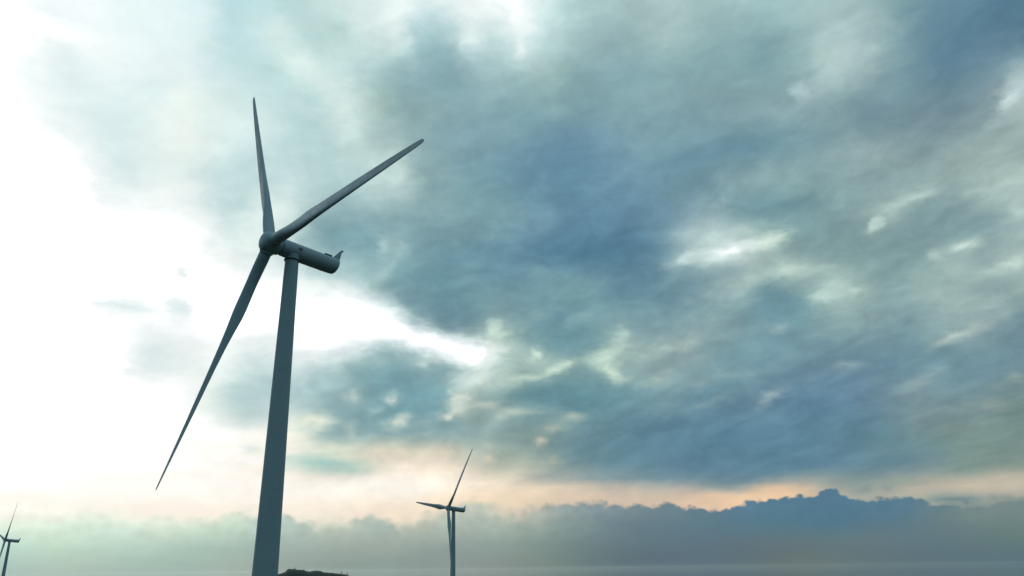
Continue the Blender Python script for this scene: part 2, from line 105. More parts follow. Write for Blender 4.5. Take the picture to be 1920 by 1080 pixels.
# azimuth, elevation, length, thickness, slope (degrees), r, g, b, strength
WISPS = [
(16.63, 20.96, 1.42, 0.33, 8, 251, 253, 242, 1.00),
(13.72, 20.88, 1.09, 0.30, 7, 207, 220, 216, 0.70),
(19.15, 21.46, 0.83, 0.33, 13, 219, 233, 207, 0.90),
(18.09, 22.04, 0.49, 0.26, 13, 181, 201, 196, 0.70),
(22.83, 30.85, 0.30, 0.31, -13, 210, 228, 232, 0.80),
(25.97, 32.32, 1.86, 0.81, 45, 185, 209, 206, 0.60),
(35.67, 26.96, 0.61, 0.25, 37, 232, 241, 238, 0.90),
(35.12, 25.94, 0.49, 0.19, 17, 200, 214, 212, 0.60),
(36.59, 27.56, 0.43, 0.74, -20, 204, 217, 214, 0.70),
(36.29, 26.34, 0.38, 0.56, -19, 181, 198, 196, 0.60),
(28.94, 22.67, 1.27, 0.31, 6, 210, 227, 214, 0.85),
(26.37, 21.60, 0.28, 0.31, -11, 207, 222, 203, 0.80),
(27.34, 22.19, 0.44, 0.27, 27, 188, 207, 196, 0.70),
(19.97, 19.24, 1.64, 0.43, 3, 198, 216, 200, 0.75),
(17.09, 18.39, 1.42, 0.22, 17, 178, 198, 196, 0.60),
(22.37, 17.19, 0.73, 0.18, -2, 198, 220, 201, 0.70),
(24.30, 17.32, 0.26, 0.21, -8, 198, 220, 201, 0.60),
(31.49, 19.15, 0.81, 0.23, -1, 192, 210, 197, 0.70),
(29.45, 18.90, 0.33, 0.34, -11, 192, 210, 208, 0.60),
(33.68, 17.26, 0.78, 0.38, 11, 194, 213, 201, 0.60),
(29.83, 13.65, 1.07, 0.20, 11, 198, 207, 191, 0.80),
(31.90, 14.27, 0.87, 0.32, 15, 178, 192, 184, 0.50),
(18.94, 15.48, 0.62, 0.22, -6, 169, 191, 192, 0.60),
(23.26, 14.97, 1.32, 0.17, 9, 157, 180, 182, 0.40),
(1.71, 14.70, 0.30, 0.34, 59, 214, 229, 202, 0.90),
(7.00, 14.61, 0.98, 0.45, 23, 203, 222, 194, 0.70),
(8.04, 15.70, 0.38, 0.26, 47, 184, 204, 184, 0.60),
(11.44, 14.69, 1.55, 0.33, 8, 176, 192, 185, 0.60),
(12.80, 15.04, 0.73, 0.26, 16, 169, 187, 181, 0.50),
(2.86, 13.42, 1.37, 0.23, 19, 210, 225, 196, 0.95),
(0.11, 12.87, 0.61, 0.23, 4, 208, 224, 192, 0.80),
(1.31, 14.14, 0.38, 0.23, -1, 198, 218, 188, 0.70),
(7.30, 13.02, 0.63, 0.30, -38, 204, 220, 191, 0.90),
(10.33, 12.58, 0.74, 0.26, 19, 168, 187, 180, 0.60),
(11.12, 13.10, 0.52, 0.22, 27, 164, 184, 178, 0.40),
(23.06, 12.52, 0.78, 0.17, 0, 172, 185, 185, 0.80),
(18.03, 10.93, 0.71, 0.21, 24, 166, 184, 188, 0.80),
(14.07, 10.72, 1.08, 0.22, 15, 143, 166, 172, 0.50),
(12.92, 12.25, 0.58, 0.22, 17, 143, 168, 171, 0.50),
(15.55, 12.74, 1.07, 0.29, 4, 152, 174, 176, 0.50),
(27.68, 11.09, 1.43, 0.26, 25, 143, 163, 167, 0.60),
(26.86, 10.84, 0.63, 0.16, 15, 151, 169, 172, 0.40),
(31.08, 9.22, 0.62, 0.13, -2, 186, 191, 176, 0.80),
(31.88, 10.42, 0.69, 0.16, 13, 152, 167, 163, 0.50),
(29.85, 8.86, 1.74, 0.19, 2, 140, 158, 157, 0.50),
(4.10, 10.09, 0.83, 0.15, 5, 186, 191, 172, 0.70),
(2.93, 9.49, 0.83, 0.15, 7, 172, 184, 168, 0.60),
(0.85, 10.64, 1.13, 0.19, -1, 168, 181, 172, 0.60),
(1.77, 8.51, 0.34, 0.30, -1, 200, 200, 178, 0.80),
(2.67, 7.06, 0.82, 0.15, 3, 187, 189, 168, 0.70),
(2.87, 7.39, 0.30, 0.22, -1, 181, 185, 165, 0.60),
(-3.16, 7.97, 0.93, 0.11, 5, 220, 207, 187, 0.70),
(-1.84, 7.45, 0.37, 0.18, -20, 226, 214, 192, 0.80),
(-5.41, 7.53, 1.11, 0.15, 5, 234, 217, 198, 0.60),
(-8.39, 7.52, 1.46, 0.15, 5, 240, 224, 204, 0.60),
(-11.33, 7.49, 1.08, 0.14, -2, 236, 223, 204, 0.60),
(-8.81, 11.48, 0.33, 0.33, 1, 207, 219, 211, 0.80),
(-11.55, 11.49, 0.51, 0.30, 32, 184, 205, 198, 0.70),
(-8.30, 9.90, 0.59, 0.26, 11, 214, 220, 207, 0.80),
(-10.01, 10.50, 0.29, 0.19, 42, 176, 200, 200, 0.50),
(-3.76, 11.23, 0.53, 0.38, 20, 221, 221, 204, 0.85),
(-2.22, 11.04, 0.76, 0.19, -0, 200, 209, 197, 0.60),
(-4.33, 10.49, 0.52, 0.19, 30, 208, 214, 200, 0.70),
(-3.89, 11.98, 0.30, 0.19, 20, 210, 216, 204, 0.60),
(-3.19, 11.61, 0.38, 0.15, -0, 208, 213, 200, 0.50),
(-14.01, 9.74, 0.93, 0.29, 2, 238, 240, 219, 0.85),
(-15.60, 9.37, 0.70, 0.36, 2, 238, 242, 226, 0.50),
(-4.90, 10.19, 0.45, 0.15, 5, 220, 220, 203, 0.70),
(-6.22, 9.92, 0.52, 0.15, 0, 184, 198, 192, 0.50),
(-11.45, 9.66, 0.36, 0.18, 1, 181, 200, 194, 0.50),
(-9.78, 22.10, 0.26, 0.30, 3, 207, 227, 230, 0.85),
(-9.20, 20.77, 0.53, 0.22, 63, 170, 202, 202, 0.60),
(-8.75, 21.54, 0.45, 0.30, 23, 160, 194, 200, 0.50),
(-9.89, 20.17, 0.37, 0.30, 33, 184, 210, 208, 0.50),
(-9.22, 36.11, 0.43, 0.42, 5, 230, 243, 238, 0.70),
(-3.38, 36.51, 0.47, 0.49, 1, 234, 246, 243, 0.80),
(-3.93, 37.05, 0.29, 0.42, 2, 224, 240, 238, 0.60),
(1.01, 36.02, 0.26, 0.70, 8, 234, 246, 243, 0.80),
(-1.34, 36.63, 0.37, 0.42, 0, 184, 216, 218, 0.60),
(-6.78, 36.67, 1.08, 0.62, 3, 152, 198, 210, 0.60),
(-4.94, 35.27, 0.88, 0.56, 2, 132, 175, 190, 0.80),
(-8.28, 35.19, 0.72, 0.49, 4, 154, 195, 204, 0.50),
(-17.28, 34.25, 0.87, 0.50, -27, 224, 241, 234, 0.70),
(-19.21, 36.44, 0.64, 0.49, -25, 214, 236, 230, 0.40),
(-14.81, 32.70, 0.69, 0.36, -44, 224, 241, 232, 0.60),
(-27.04, 16.55, 1.12, 0.28, 3, 205, 227, 232, 0.85),
(-28.50, 16.64, 0.49, 0.14, -3, 223, 238, 240, 0.60),
(-27.74, 15.81, 0.49, 0.10, 13, 226, 240, 242, 0.50),
(-23.56, 16.82, 0.46, 0.49, 17, 203, 226, 232, 0.80),
(-24.60, 13.68, 0.96, 0.45, 5, 214, 230, 232, 0.75),
(-23.39, 12.84, 1.62, 0.35, 5, 214, 230, 232, 0.60),
(-25.81, 12.46, 0.62, 0.21, 5, 223, 236, 238, 0.60),
(-23.70, 19.26, 0.29, 0.25, 7, 226, 237, 236, 0.60),
(-23.43, 19.04, 0.26, 0.21, 7, 226, 237, 236, 0.40),
(-19.71, 10.27, 2.05, 0.56, -9, 207, 226, 220, 0.50),
(-18.38, 10.87, 1.03, 0.71, 3, 176, 206, 210, 0.70),
(-18.26, 9.63, 1.03, 0.28, 2, 192, 214, 212, 0.40),
(-13.10, 6.93, 1.79, 0.28, -7, 159, 200, 196, 0.95),
(-14.91, 7.32, 0.84, 0.28, 1, 181, 210, 204, 0.60),
(-18.08, 7.76, 0.68, 0.21, 2, 210, 228, 223, 0.80),
(-18.67, 6.74, 0.67, 0.17, 2, 220, 235, 226, 0.60),
(-6.95, 15.53, 1.96, 0.53, -13, 255, 255, 255, 1.00),
(-3.40, 14.74, 1.37, 0.46, -3, 255, 255, 255, 1.00),
(-11.86, 16.88, 2.21, 1.50, 3, 255, 255, 255, 1.00),
(-12.71, 18.15, 1.10, 0.67, -17, 255, 255, 255, 0.90),
(-9.52, 16.52, 1.50, 0.83, -23, 255, 255, 255, 0.90),
(-13.29, 15.32, 2.18, 0.82, 3, 255, 255, 255, 1.00),
(-4.63, 17.54, 1.90, 0.76, -5, 104, 144, 160, 0.95),
(-7.43, 18.36, 1.28, 0.68, -29, 114, 153, 166, 0.90),
(-1.04, 16.03, 0.53, 0.38, 50, 220, 234, 203, 0.70),
(-1.44, 15.27, 0.69, 0.30, -0, 244, 248, 230, 0.80),
(-0.05, 15.75, 0.38, 0.31, 39, 184, 204, 188, 0.60),
(-8.86, 14.55, 0.90, 0.45, 2, 134, 173, 180, 0.85),
(-7.50, 14.39, 0.53, 0.30, 1, 138, 178, 184, 0.70),
(-10.13, 13.01, 1.48, 0.82, 2, 118, 162, 174, 0.85),
(-6.65, 11.96, 1.50, 1.12, 1, 110, 158, 172, 0.90),
(-5.53, 13.29, 1.13, 0.53, 11, 122, 164, 174, 0.80),
(-10.38, 10.60, 1.10, 0.37, 1, 134, 173, 181, 0.60),
(-13.47, 12.53, 1.08, 0.74, 2, 151, 187, 196, 0.70),
(3.18, 17.41, 1.14, 0.38, 3, 103, 150, 166, 0.60),
(4.50, 15.46, 1.90, 0.68, -5, 100, 146, 160, 0.80),
(3.77, 11.71, 3.40, 0.53, -1, 96, 141, 155, 0.70),
(5.38, 21.91, 3.03, 0.91, 0, 80, 127, 155, 0.50),
(5.47, 28.13, 1.50, 0.89, -13, 96, 139, 168, 0.70),
(19.30, 16.87, 1.17, 0.58, -7, 104, 147, 163, 0.70),
(19.78, 23.39, 1.72, 0.36, -4, 108, 151, 163, 0.60),
(15.25, 27.84, 2.49, 0.51, -3, 103, 147, 168, 0.50),
(-6.90, 7.35, 0.88, 0.18, 3, 224, 216, 198, 0.50),
(15.88, 5.70, 0.64, 0.20, 32, 102, 134, 153, 0.50),
(15.12, 5.07, 0.62, 0.14, -2, 120, 144, 156, 0.50),
(23.05, 4.61, 0.28, 0.13, -3, 115, 139, 147, 0.70),
(24.92, 4.62, 0.63, 0.10, 13, 111, 137, 145, 0.80),
(28.06, 3.72, 1.16, 0.19, 1, 95, 128, 140, 0.90),
(17.46, 4.54, 1.69, 0.24, 1, 244, 208, 172, 0.80),
(13.28, 4.16, 1.40, 0.21, -2, 230, 198, 168, 0.50),
(2.05, 4.76, 2.22, 0.29, -1, 232, 212, 187, 0.40),
(27.36, 4.75, 1.79, 0.13, 5, 196, 185, 170, 0.50),
(30.84, 4.92, 1.12, 0.15, 5, 196, 187, 171, 0.60),
(23.80, 5.43, 1.90, 0.26, 7, 127, 150, 156, 0.30),
(-2.40, 3.92, 1.03, 0.25, -3, 176, 194, 184, 0.80),
(-8.68, 5.54, 2.18, 0.50, 0, 255, 250, 240, 0.80),
(-6.12, 5.72, 1.47, 0.43, -0, 255, 250, 238, 0.80),
(17.03, 21.10, 1.06, 0.22, 8, 255, 255, 255, 1.00),
(12.92, 20.65, 0.80, 0.22, 15, 216, 228, 224, 0.90),
(19.42, 21.54, 0.55, 0.29, 13, 232, 243, 218, 0.90),
(17.28, 22.29, 0.49, 0.22, 8, 184, 203, 200, 0.70),
(15.52, 19.59, 2.15, 0.30, -1, 113, 149, 163, 0.60),
(15.20, 18.39, 1.98, 0.15, 15, 166, 185, 184, 0.80),
(17.53, 18.97, 1.06, 0.15, 20, 182, 204, 197, 0.80),
(20.71, 19.32, 1.22, 0.25, 1, 205, 224, 203, 0.80),
(19.40, 17.15, 1.17, 0.47, -7, 104, 147, 163, 0.70),
(22.20, 17.25, 0.43, 0.14, -8, 207, 228, 207, 0.85),
(23.05, 17.75, 0.66, 0.18, -8, 189, 210, 198, 0.60),
(24.30, 17.32, 0.23, 0.18, -8, 208, 230, 214, 0.80),
(19.13, 15.54, 0.45, 0.14, -6, 182, 203, 201, 0.70),
(24.29, 15.09, 1.95, 0.14, 9, 149, 175, 177, 0.60),
(15.44, 15.22, 1.43, 0.15, 11, 147, 173, 173, 0.60),
(11.70, 14.67, 1.25, 0.19, 8, 184, 202, 191, 0.80),
(30.41, 13.83, 1.68, 0.16, 18, 179, 192, 186, 0.80),
(29.52, 13.66, 0.42, 0.13, 8, 221, 226, 204, 0.90),
(31.53, 19.04, 0.75, 0.17, 5, 202, 220, 207, 0.85),
(29.54, 18.85, 0.27, 0.24, -11, 195, 214, 212, 0.80),
(33.76, 17.35, 0.49, 0.16, -6, 212, 228, 211, 0.80),
(32.59, 16.98, 0.57, 0.13, 6, 186, 206, 200, 0.70),
(30.02, 16.36, 1.18, 0.13, 4, 174, 195, 188, 0.70),
(33.04, 15.56, 1.14, 0.16, 15, 178, 197, 188, 0.70),
(34.67, 20.53, 0.27, 0.45, -14, 188, 209, 206, 0.70),
(33.04, 22.15, 1.12, 0.13, 3, 192, 209, 202, 0.70),
(26.37, 21.60, 0.19, 0.21, -11, 220, 234, 218, 0.90),
(27.46, 11.25, 1.34, 0.16, 25, 149, 168, 171, 0.75),
(25.20, 10.39, 0.97, 0.10, 18, 133, 156, 165, 0.60),
(32.19, 10.55, 0.80, 0.09, 15, 158, 173, 166, 0.70),
(31.07, 9.16, 0.56, 0.10, -1, 200, 202, 183, 0.90),
(28.96, 8.85, 1.77, 0.10, 3, 142, 160, 161, 0.60),
(29.69, 7.97, 1.18, 0.13, 11, 143, 160, 160, 0.60),
(20.95, 11.98, 0.85, 0.14, 16, 134, 162, 174, 0.60),
(18.03, 10.86, 0.64, 0.17, 26, 170, 184, 189, 0.80),
(16.71, 10.20, 0.71, 0.10, 26, 130, 158, 174, 0.60),
(14.27, 10.89, 1.44, 0.14, 17, 141, 166, 173, 0.60),
(15.52, 12.45, 1.77, 0.15, 1, 146, 170, 173, 0.60),
(13.29, 12.20, 0.58, 0.15, 22, 151, 174, 175, 0.60),
(1.98, 17.51, 0.84, 0.27, -1, 145, 173, 176, 0.70),
(4.96, 17.08, 0.91, 0.19, 23, 142, 172, 176, 0.70),
(3.92, 15.86, 1.52, 0.46, -2, 98, 146, 157, 0.70),
(7.84, 15.71, 0.45, 0.26, 47, 189, 209, 193, 0.80),
(6.80, 14.43, 0.98, 0.30, 18, 203, 223, 195, 0.80),
(1.71, 14.62, 0.23, 0.34, 54, 220, 234, 207, 0.90),
(3.53, 13.60, 0.76, 0.15, 23, 219, 234, 204, 0.95),
(1.17, 13.00, 1.06, 0.15, 7, 212, 228, 199, 0.90),
(7.31, 13.09, 0.60, 0.23, -41, 213, 229, 199, 0.90),
(8.50, 12.48, 0.67, 0.15, -13, 188, 208, 188, 0.70),
(10.33, 12.58, 0.45, 0.15, 27, 174, 192, 184, 0.70),
(8.39, 13.87, 0.45, 0.23, -3, 134, 162, 166, 0.60),
(4.73, 11.61, 3.39, 0.45, -2, 95, 142, 155, 0.70),
(16.66, 26.19, 0.50, 0.25, -8, 149, 175, 184, 0.60),
(20.04, 26.62, 0.31, 0.14, -10, 147, 174, 183, 0.60),
(24.03, 26.28, 0.45, 0.21, 26, 161, 183, 185, 0.60),
(26.65, 26.11, 0.44, 0.34, -2, 163, 184, 187, 0.60),
(16.45, 24.45, 0.85, 0.18, 23, 163, 182, 190, 0.60),
(21.14, 23.66, 1.69, 0.29, -6, 106, 151, 163, 0.60),
(27.98, 15.56, 1.55, 0.17, 13, 143, 167, 171, 0.50),
(26.21, 18.63, 1.27, 0.17, 7, 147, 173, 171, 0.50),
(23.10, 20.90, 1.65, 0.18, 10, 138, 166, 166, 0.50),
(28.25, 20.72, 1.22, 0.34, -0, 127, 156, 165, 0.60),
(-3.24, 18.82, 1.53, 0.23, -5, 111, 151, 163, 0.40),
(7.70, 19.89, 2.26, 0.30, 7, 123, 160, 168, 0.40),
(11.62, 19.26, 1.11, 0.19, 16, 143, 171, 176, 0.50),
(-0.35, 24.72, 1.90, 0.27, 4, 131, 166, 174, 0.40),
(1.65, 20.50, 0.92, 0.31, -1, 127, 165, 173, 0.50),
(-2.85, 23.01, 1.14, 0.23, 10, 136, 170, 178, 0.40),
(-14.08, 36.44, 0.67, 0.36, -38, 169, 208, 211, 0.50),
(-16.14, 35.51, 0.73, 0.32, -38, 166, 207, 208, 0.60),
(-18.79, 33.07, 0.99, 0.28, -27, 164, 210, 211, 0.60),
(-16.21, 32.00, 0.75, 0.36, -23, 164, 208, 210, 0.60),
(-12.75, 30.57, 0.71, 0.44, -35, 216, 233, 223, 0.50),
(-10.86, 27.06, 0.74, 0.37, 24, 204, 223, 214, 0.50),
(-8.98, 26.98, 0.52, 0.30, 13, 216, 232, 221, 0.70),
(-16.50, 26.56, 0.70, 0.22, -35, 191, 218, 217, 0.50),
(-20.88, 24.22, 0.42, 0.70, -55, 182, 214, 218, 0.50),
(-14.31, 24.20, 1.09, 0.37, 25, 134, 180, 190, 0.60),
(-12.62, 22.84, 0.95, 0.52, 4, 124, 175, 186, 0.70),
(-33.06, 31.10, 0.84, 0.64, -34, 219, 239, 240, 0.60),
(-30.56, 28.75, 1.19, 0.53, -36, 220, 239, 240, 0.60),
(-27.33, 30.50, 0.63, 0.46, 14, 207, 232, 240, 0.60),
(-28.65, 25.76, 0.91, 0.48, -10, 213, 234, 236, 0.70),
(-25.54, 28.45, 0.77, 0.48, 12, 244, 251, 238, 0.70),
(-23.04, 29.25, 0.97, 0.56, -21, 217, 239, 238, 0.50),
(-34.85, 33.17, 1.35, 0.19, 7, 228, 246, 247, 0.60),
(-34.29, 33.66, 1.07, 0.09, -0, 255, 255, 255, 0.80),
(-23.05, 32.03, 0.99, 0.61, 12, 220, 241, 241, 0.50),
(7.57, 37.36, 1.08, 0.48, -5, 159, 192, 196, 0.50),
(12.83, 36.33, 1.06, 0.62, -8, 166, 195, 195, 0.50),
(4.32, 35.98, 0.73, 0.49, -3, 188, 218, 219, 0.40),
(6.47, 34.45, 1.08, 0.36, 25, 141, 178, 186, 0.50),
(11.74, 29.87, 0.72, 0.22, 14, 142, 173, 180, 0.50),
(3.69, 31.90, 0.60, 0.22, -3, 150, 181, 188, 0.60),
(9.40, 26.95, 1.47, 0.22, 15, 123, 159, 182, 0.40),
(31.35, 32.60, 1.69, 0.65, 26, 107, 140, 162, 0.40),
(31.95, 26.07, 1.71, 0.17, 7, 152, 171, 172, 0.40),
(22.34, 27.84, 1.32, 0.21, 4, 119, 152, 168, 0.40),
(26.26, 24.96, 1.57, 0.17, 12, 154, 176, 176, 0.50),
(-8.54, 16.44, 1.35, 0.56, -22, 255, 255, 255, 1.00),
(-6.36, 15.62, 1.29, 0.60, -19, 255, 255, 255, 1.00),
(-4.39, 15.00, 1.22, 0.57, -12, 255, 255, 255, 1.00),
(-2.74, 14.82, 0.91, 0.42, -0, 255, 255, 255, 1.00),
(-1.44, 15.00, 0.46, 0.38, -0, 238, 245, 228, 0.80),
(-1.15, 16.79, 0.34, 0.31, 50, 211, 229, 208, 0.80),
(-1.04, 15.76, 0.46, 0.38, 30, 197, 218, 203, 0.60),
(-9.50, 14.42, 0.59, 0.38, 22, 140, 179, 185, 0.85),
(-10.18, 14.10, 0.74, 0.37, 2, 146, 182, 187, 0.70),
(-7.81, 14.46, 0.41, 0.26, 1, 138, 178, 185, 0.85),
(-5.73, 13.66, 0.91, 0.26, -7, 128, 168, 178, 0.85),
(-4.37, 13.30, 1.14, 0.30, 0, 128, 167, 176, 0.70),
(-6.71, 13.91, 0.41, 0.15, -14, 238, 245, 230, 0.80),
(-8.88, 15.03, 0.45, 0.19, -18, 184, 210, 208, 0.50),
(-4.43, 11.94, 0.30, 0.11, 30, 223, 227, 207, 0.90),
(-4.03, 11.27, 0.41, 0.19, 5, 235, 232, 213, 1.00),
(-3.34, 11.34, 0.30, 0.19, -0, 216, 220, 203, 0.80),
(-4.48, 10.26, 0.30, 0.11, 25, 227, 225, 205, 1.00),
(-3.72, 10.56, 0.38, 0.15, -0, 223, 222, 203, 0.90),
(-1.95, 10.97, 0.76, 0.15, -0, 207, 213, 200, 0.85),
(-11.36, 11.46, 0.36, 0.30, 22, 205, 217, 208, 0.80),
(-8.81, 11.48, 0.33, 0.22, 1, 221, 228, 215, 0.90),
(-13.90, 9.71, 1.00, 0.22, 2, 244, 244, 224, 0.95),
(-8.18, 9.86, 0.48, 0.26, 31, 225, 230, 212, 0.90),
(-11.61, 9.22, 0.37, 0.25, -19, 201, 216, 202, 0.70),
(-7.43, 8.81, 0.81, 0.11, 5, 207, 216, 202, 0.70),
(-9.71, 10.54, 0.22, 0.15, 47, 181, 204, 204, 0.70),
(3.79, 10.06, 0.83, 0.11, 5, 202, 202, 186, 0.85),
(3.12, 9.48, 0.75, 0.11, 9, 188, 194, 181, 0.70),
(-0.18, 10.54, 1.06, 0.15, 4, 186, 197, 186, 0.80),
(-1.07, 10.21, 0.38, 0.15, 19, 196, 203, 189, 0.60),
(1.84, 8.58, 0.30, 0.18, -1, 212, 207, 187, 0.95),
(5.37, 17.41, 0.30, 0.19, -2, 142, 169, 173, 0.50),
(6.91, 5.82, 4.03, 0.22, -1, 109, 141, 155, 0.80),
(14.11, 5.53, 2.79, 0.21, -2, 106, 137, 154, 0.80),
(2.09, 6.20, 1.49, 0.18, -1, 143, 164, 163, 0.50),
(22.78, 4.95, 1.60, 0.20, 6, 140, 158, 157, 0.60),
(9.80, 5.24, 2.16, 0.14, -2, 154, 166, 166, 0.40),
]

SKY_AZ = (-41.0, 41.0)

def lin(c):
    c = np.clip(c, 0, 1)
    v = np.where(c < 0.04045, c / 12.92, ((c + 0.055) / 1.055) ** 2.4)
    t = np.clip((c.min(-1, keepdims=True) - 0.965) / 0.035, 0, 1)
    return v * (1 + 0.45 * t * t)                   # the brightest cloud near the hidden sun is over-exposed

def resample(x, xs, A):                            # smooth cubic resampling along axis 0
    xs = np.asarray(xs, float); out = []
    for v in x:
        v = min(max(v, xs[0]), xs[-1])
        j = min(max(int(np.searchsorted(xs, v, 'right')) - 1, 0), len(xs) - 2)
        h = xs[j + 1] - xs[j]; t = (v - xs[j]) / h
        p0, p1 = A[j], A[j + 1]; a = max(j - 1, 0); c = min(j + 2, len(xs) - 1)
        m0 = (A[j + 1] - A[a]) / (xs[j + 1] - xs[a]) * h; m1 = (A[c] - A[j]) / (xs[c] - xs[j]) * h
        r = (2*t**3 - 3*t*t + 1) * p0 + (t**3 - 2*t*t + t) * m0 + (3*t*t - 2*t**3) * p1 + (t**3 - t*t) * m1
        out.append(np.clip(r, np.minimum(p0, p1) - 0.03, np.maximum(p0, p1) + 0.03))
    return np.array(out)
CAZ = np.linspace(SKY_AZ[0], SKY_AZ[1], NAZ)
def cover(els, els0, rows0, wisps=()):
    A = np.array(rows0, float).reshape(len(rows0), -1, 3) / 255.0
    A = resample(els, els0, A)
    A = resample(CAZ, np.linspace(SKY_AZ[0], SKY_AZ[1], A.shape[1]), A.transpose(1, 0, 2)).transpose(1, 0, 2)
    X, Y = np.meshgrid(CAZ, els)
    for a, e, sl, st, an, r, g_, b_, k in wisps:
        an = math.radians(an); dxx = (X - a) * np.cos(np.radians(Y)); dyy = Y - e
        u = (dxx * math.cos(an) + dyy * math.sin(an)) / sl; v = (-dxx * math.sin(an) + dyy * math.cos(an)) / st
        w = (k * (0.85 if st < 0.5 else 1.0) * np.exp(-0.575 * (u * u + v * v)))[..., None]
        A = A * (1 - w) + np.array([r, g_, b_]) / 255.0 * w
    return lin(A)
HIGH_EL = list(np.arange(2.5, 7.0, 0.4)) + list(np.arange(7.0, 27.0, 0.4)) + list(np.arange(27.0, 43.5, 0.8))
HIGH = cover(HIGH_EL, SKY_EL, SKY_ROWS, WISPS)
# colour varies more slowly than brightness inside one cloud layer
lum = HIGH @ np.array([0.2126, 0.7152, 0.0722]); chroma = HIGH / lum[..., None]
def blur(A, n, ax):
    P = np.concatenate([np.repeat(A.take([0], ax), n, ax), A, np.repeat(A.take([-1], ax), n, ax)], ax)
    c = np.cumsum(P, ax); z = np.zeros_like(c.take([0], ax)); c = np.concatenate([z, c], ax)
    L = A.shape[ax]; w = 2 * n + 1
    return (c.take(range(w, w + L), ax) - c.take(range(0, L), ax)) / w
top = np.array(HIGH_EL) > 8.0
edges = np.linspace(0.12, 1.0, 12); mid = (edges[1:] + edges[:-1]) / 2
pal = np.array([chroma[top][(lum[top] >= lo) & (lum[top] < hi)].mean(0) for lo, hi in zip(edges[:-1], edges[1:])])
byl = np.stack([np.interp(lum, mid, pal[:, k]) for k in range(3)], -1)
soft = chroma
for _ in range(2): soft = blur(blur(soft, 5, 1), 4, 0)
keep = np.clip((np.array(HIGH_EL) - 8.0) / 6.0, 0, 1)[:, None, None]
HIGH = lum[..., None] * (chroma * (1 - 0.5 * keep) + byl * 0.35 * keep + soft * 0.15 * keep)
thick = np.clip(1.3 - HIGH.mean(-1, keepdims=True) / 0.6, 0, 1)          # thick cloud is slightly greyer
HIGH *= 1 - thick * np.array([0.035, 0.025, 0.06])
LOW = cover(BANK_EL, BANK_EL, BANK_ROWS)
LOW[:2] *= 0.87; LOW[2] *= 0.94; LOW[3] *= 0.97

world = bpy.data.worlds.new("World")
scene.world = world
world.use_nodes = True
wt = world.node_tree
wt.nodes.clear()

class G:
    """small helper to write a node graph as expressions"""
    def __init__(s, t): s.t = t
    def node(s, ty, **kw):
        n = s.t.nodes.new(ty)
        for k, v in kw.items(): setattr(n, k, v)
        return n
    def put(s, sock, v):
        if isinstance(v, bpy.types.NodeSocket): s.t.links.new(v, sock)
        else: sock.default_value = v
    def m(s, op, a, b=0.0, c=0.0, clamp=False):
        n = s.node('ShaderNodeMath', operation=op, use_clamp=clamp)
        s.put(n.inputs[0], a); s.put(n.inputs[1], b)
        if op in ('MULTIPLY_ADD', 'WRAP'): s.put(n.inputs[2], c)
        return n.outputs[0]
    def rng(s, v, a, b, c=0.0, d=1.0, smooth=True):
        n = s.node('ShaderNodeMapRange', interpolation_type='SMOOTHSTEP' if smooth else 'LINEAR')
        for i, q in enumerate((v, a, b, c, d)): s.put(n.inputs[i], q)
        return n.outputs[0]
    def xyz(s, x, y, z=0.0):
        n = s.node('ShaderNodeCombineXYZ')
        for i, q in enumerate((x, y, z)): s.put(n.inputs[i], q)
        return n.outputs[0]
    def sep(s, v):
        n = s.node('ShaderNodeSeparateXYZ'); s.put(n.inputs[0], v); return n.outputs
    def noise(s, vec, scale, detail=4.0, rough=0.5, dist=0.0, out=0):
        n = s.node('ShaderNodeTexNoise'); n.noise_dimensions = '3D'
        s.put(n.inputs['Vector'], vec); n.inputs['Scale'].default_value = scale
        n.inputs['Detail'].default_value = detail; n.inputs['Roughness'].default_value = rough
        n.inputs['Distortion'].default_value = dist
        return n.outputs[out]
    def mix(s, f, a, b, blend='MIX'):
        n = s.node('ShaderNodeMix', data_type='RGBA', blend_type=blend)
        s.put(n.inputs[0], f); s.put(n.inputs[6], a); s.put(n.inputs[7], b)
        return n.outputs[2]
    def curve(s, t, cols, vmax):
        n = s.node('ShaderNodeRGBCurve')
        mp = n.mapping
        mp.clip_max_y = vmax; mp.use_clip = False
        for k in range(3):
            c = mp.curves[k]
            N = len(cols)
            pts = c.points
            pts[0].location = (0.0, cols[0][k]); pts[1].location = (1.0, cols[-1][k])
            for i in range(1, N - 1):
                pts.new(i / (N - 1), cols[i][k])
            for p in pts: p.handle_type = 'AUTO_CLAMPED'
        mp.update()
        s.put(n.inputs['Color'], s.xyz(t, t, t))
        return n.outputs[0]

g = G(wt)
tc = g.node('ShaderNodeTexCoord').outputs['Generated']
dx, dy, dz = g.sep(tc)
DEG = 180.0 / math.pi
az = g.m('MULTIPLY', g.m('ARCTAN2', dx, dy), DEG)
el = g.m('MULTIPLY', g.m('ARCSINE', dz), DEG)
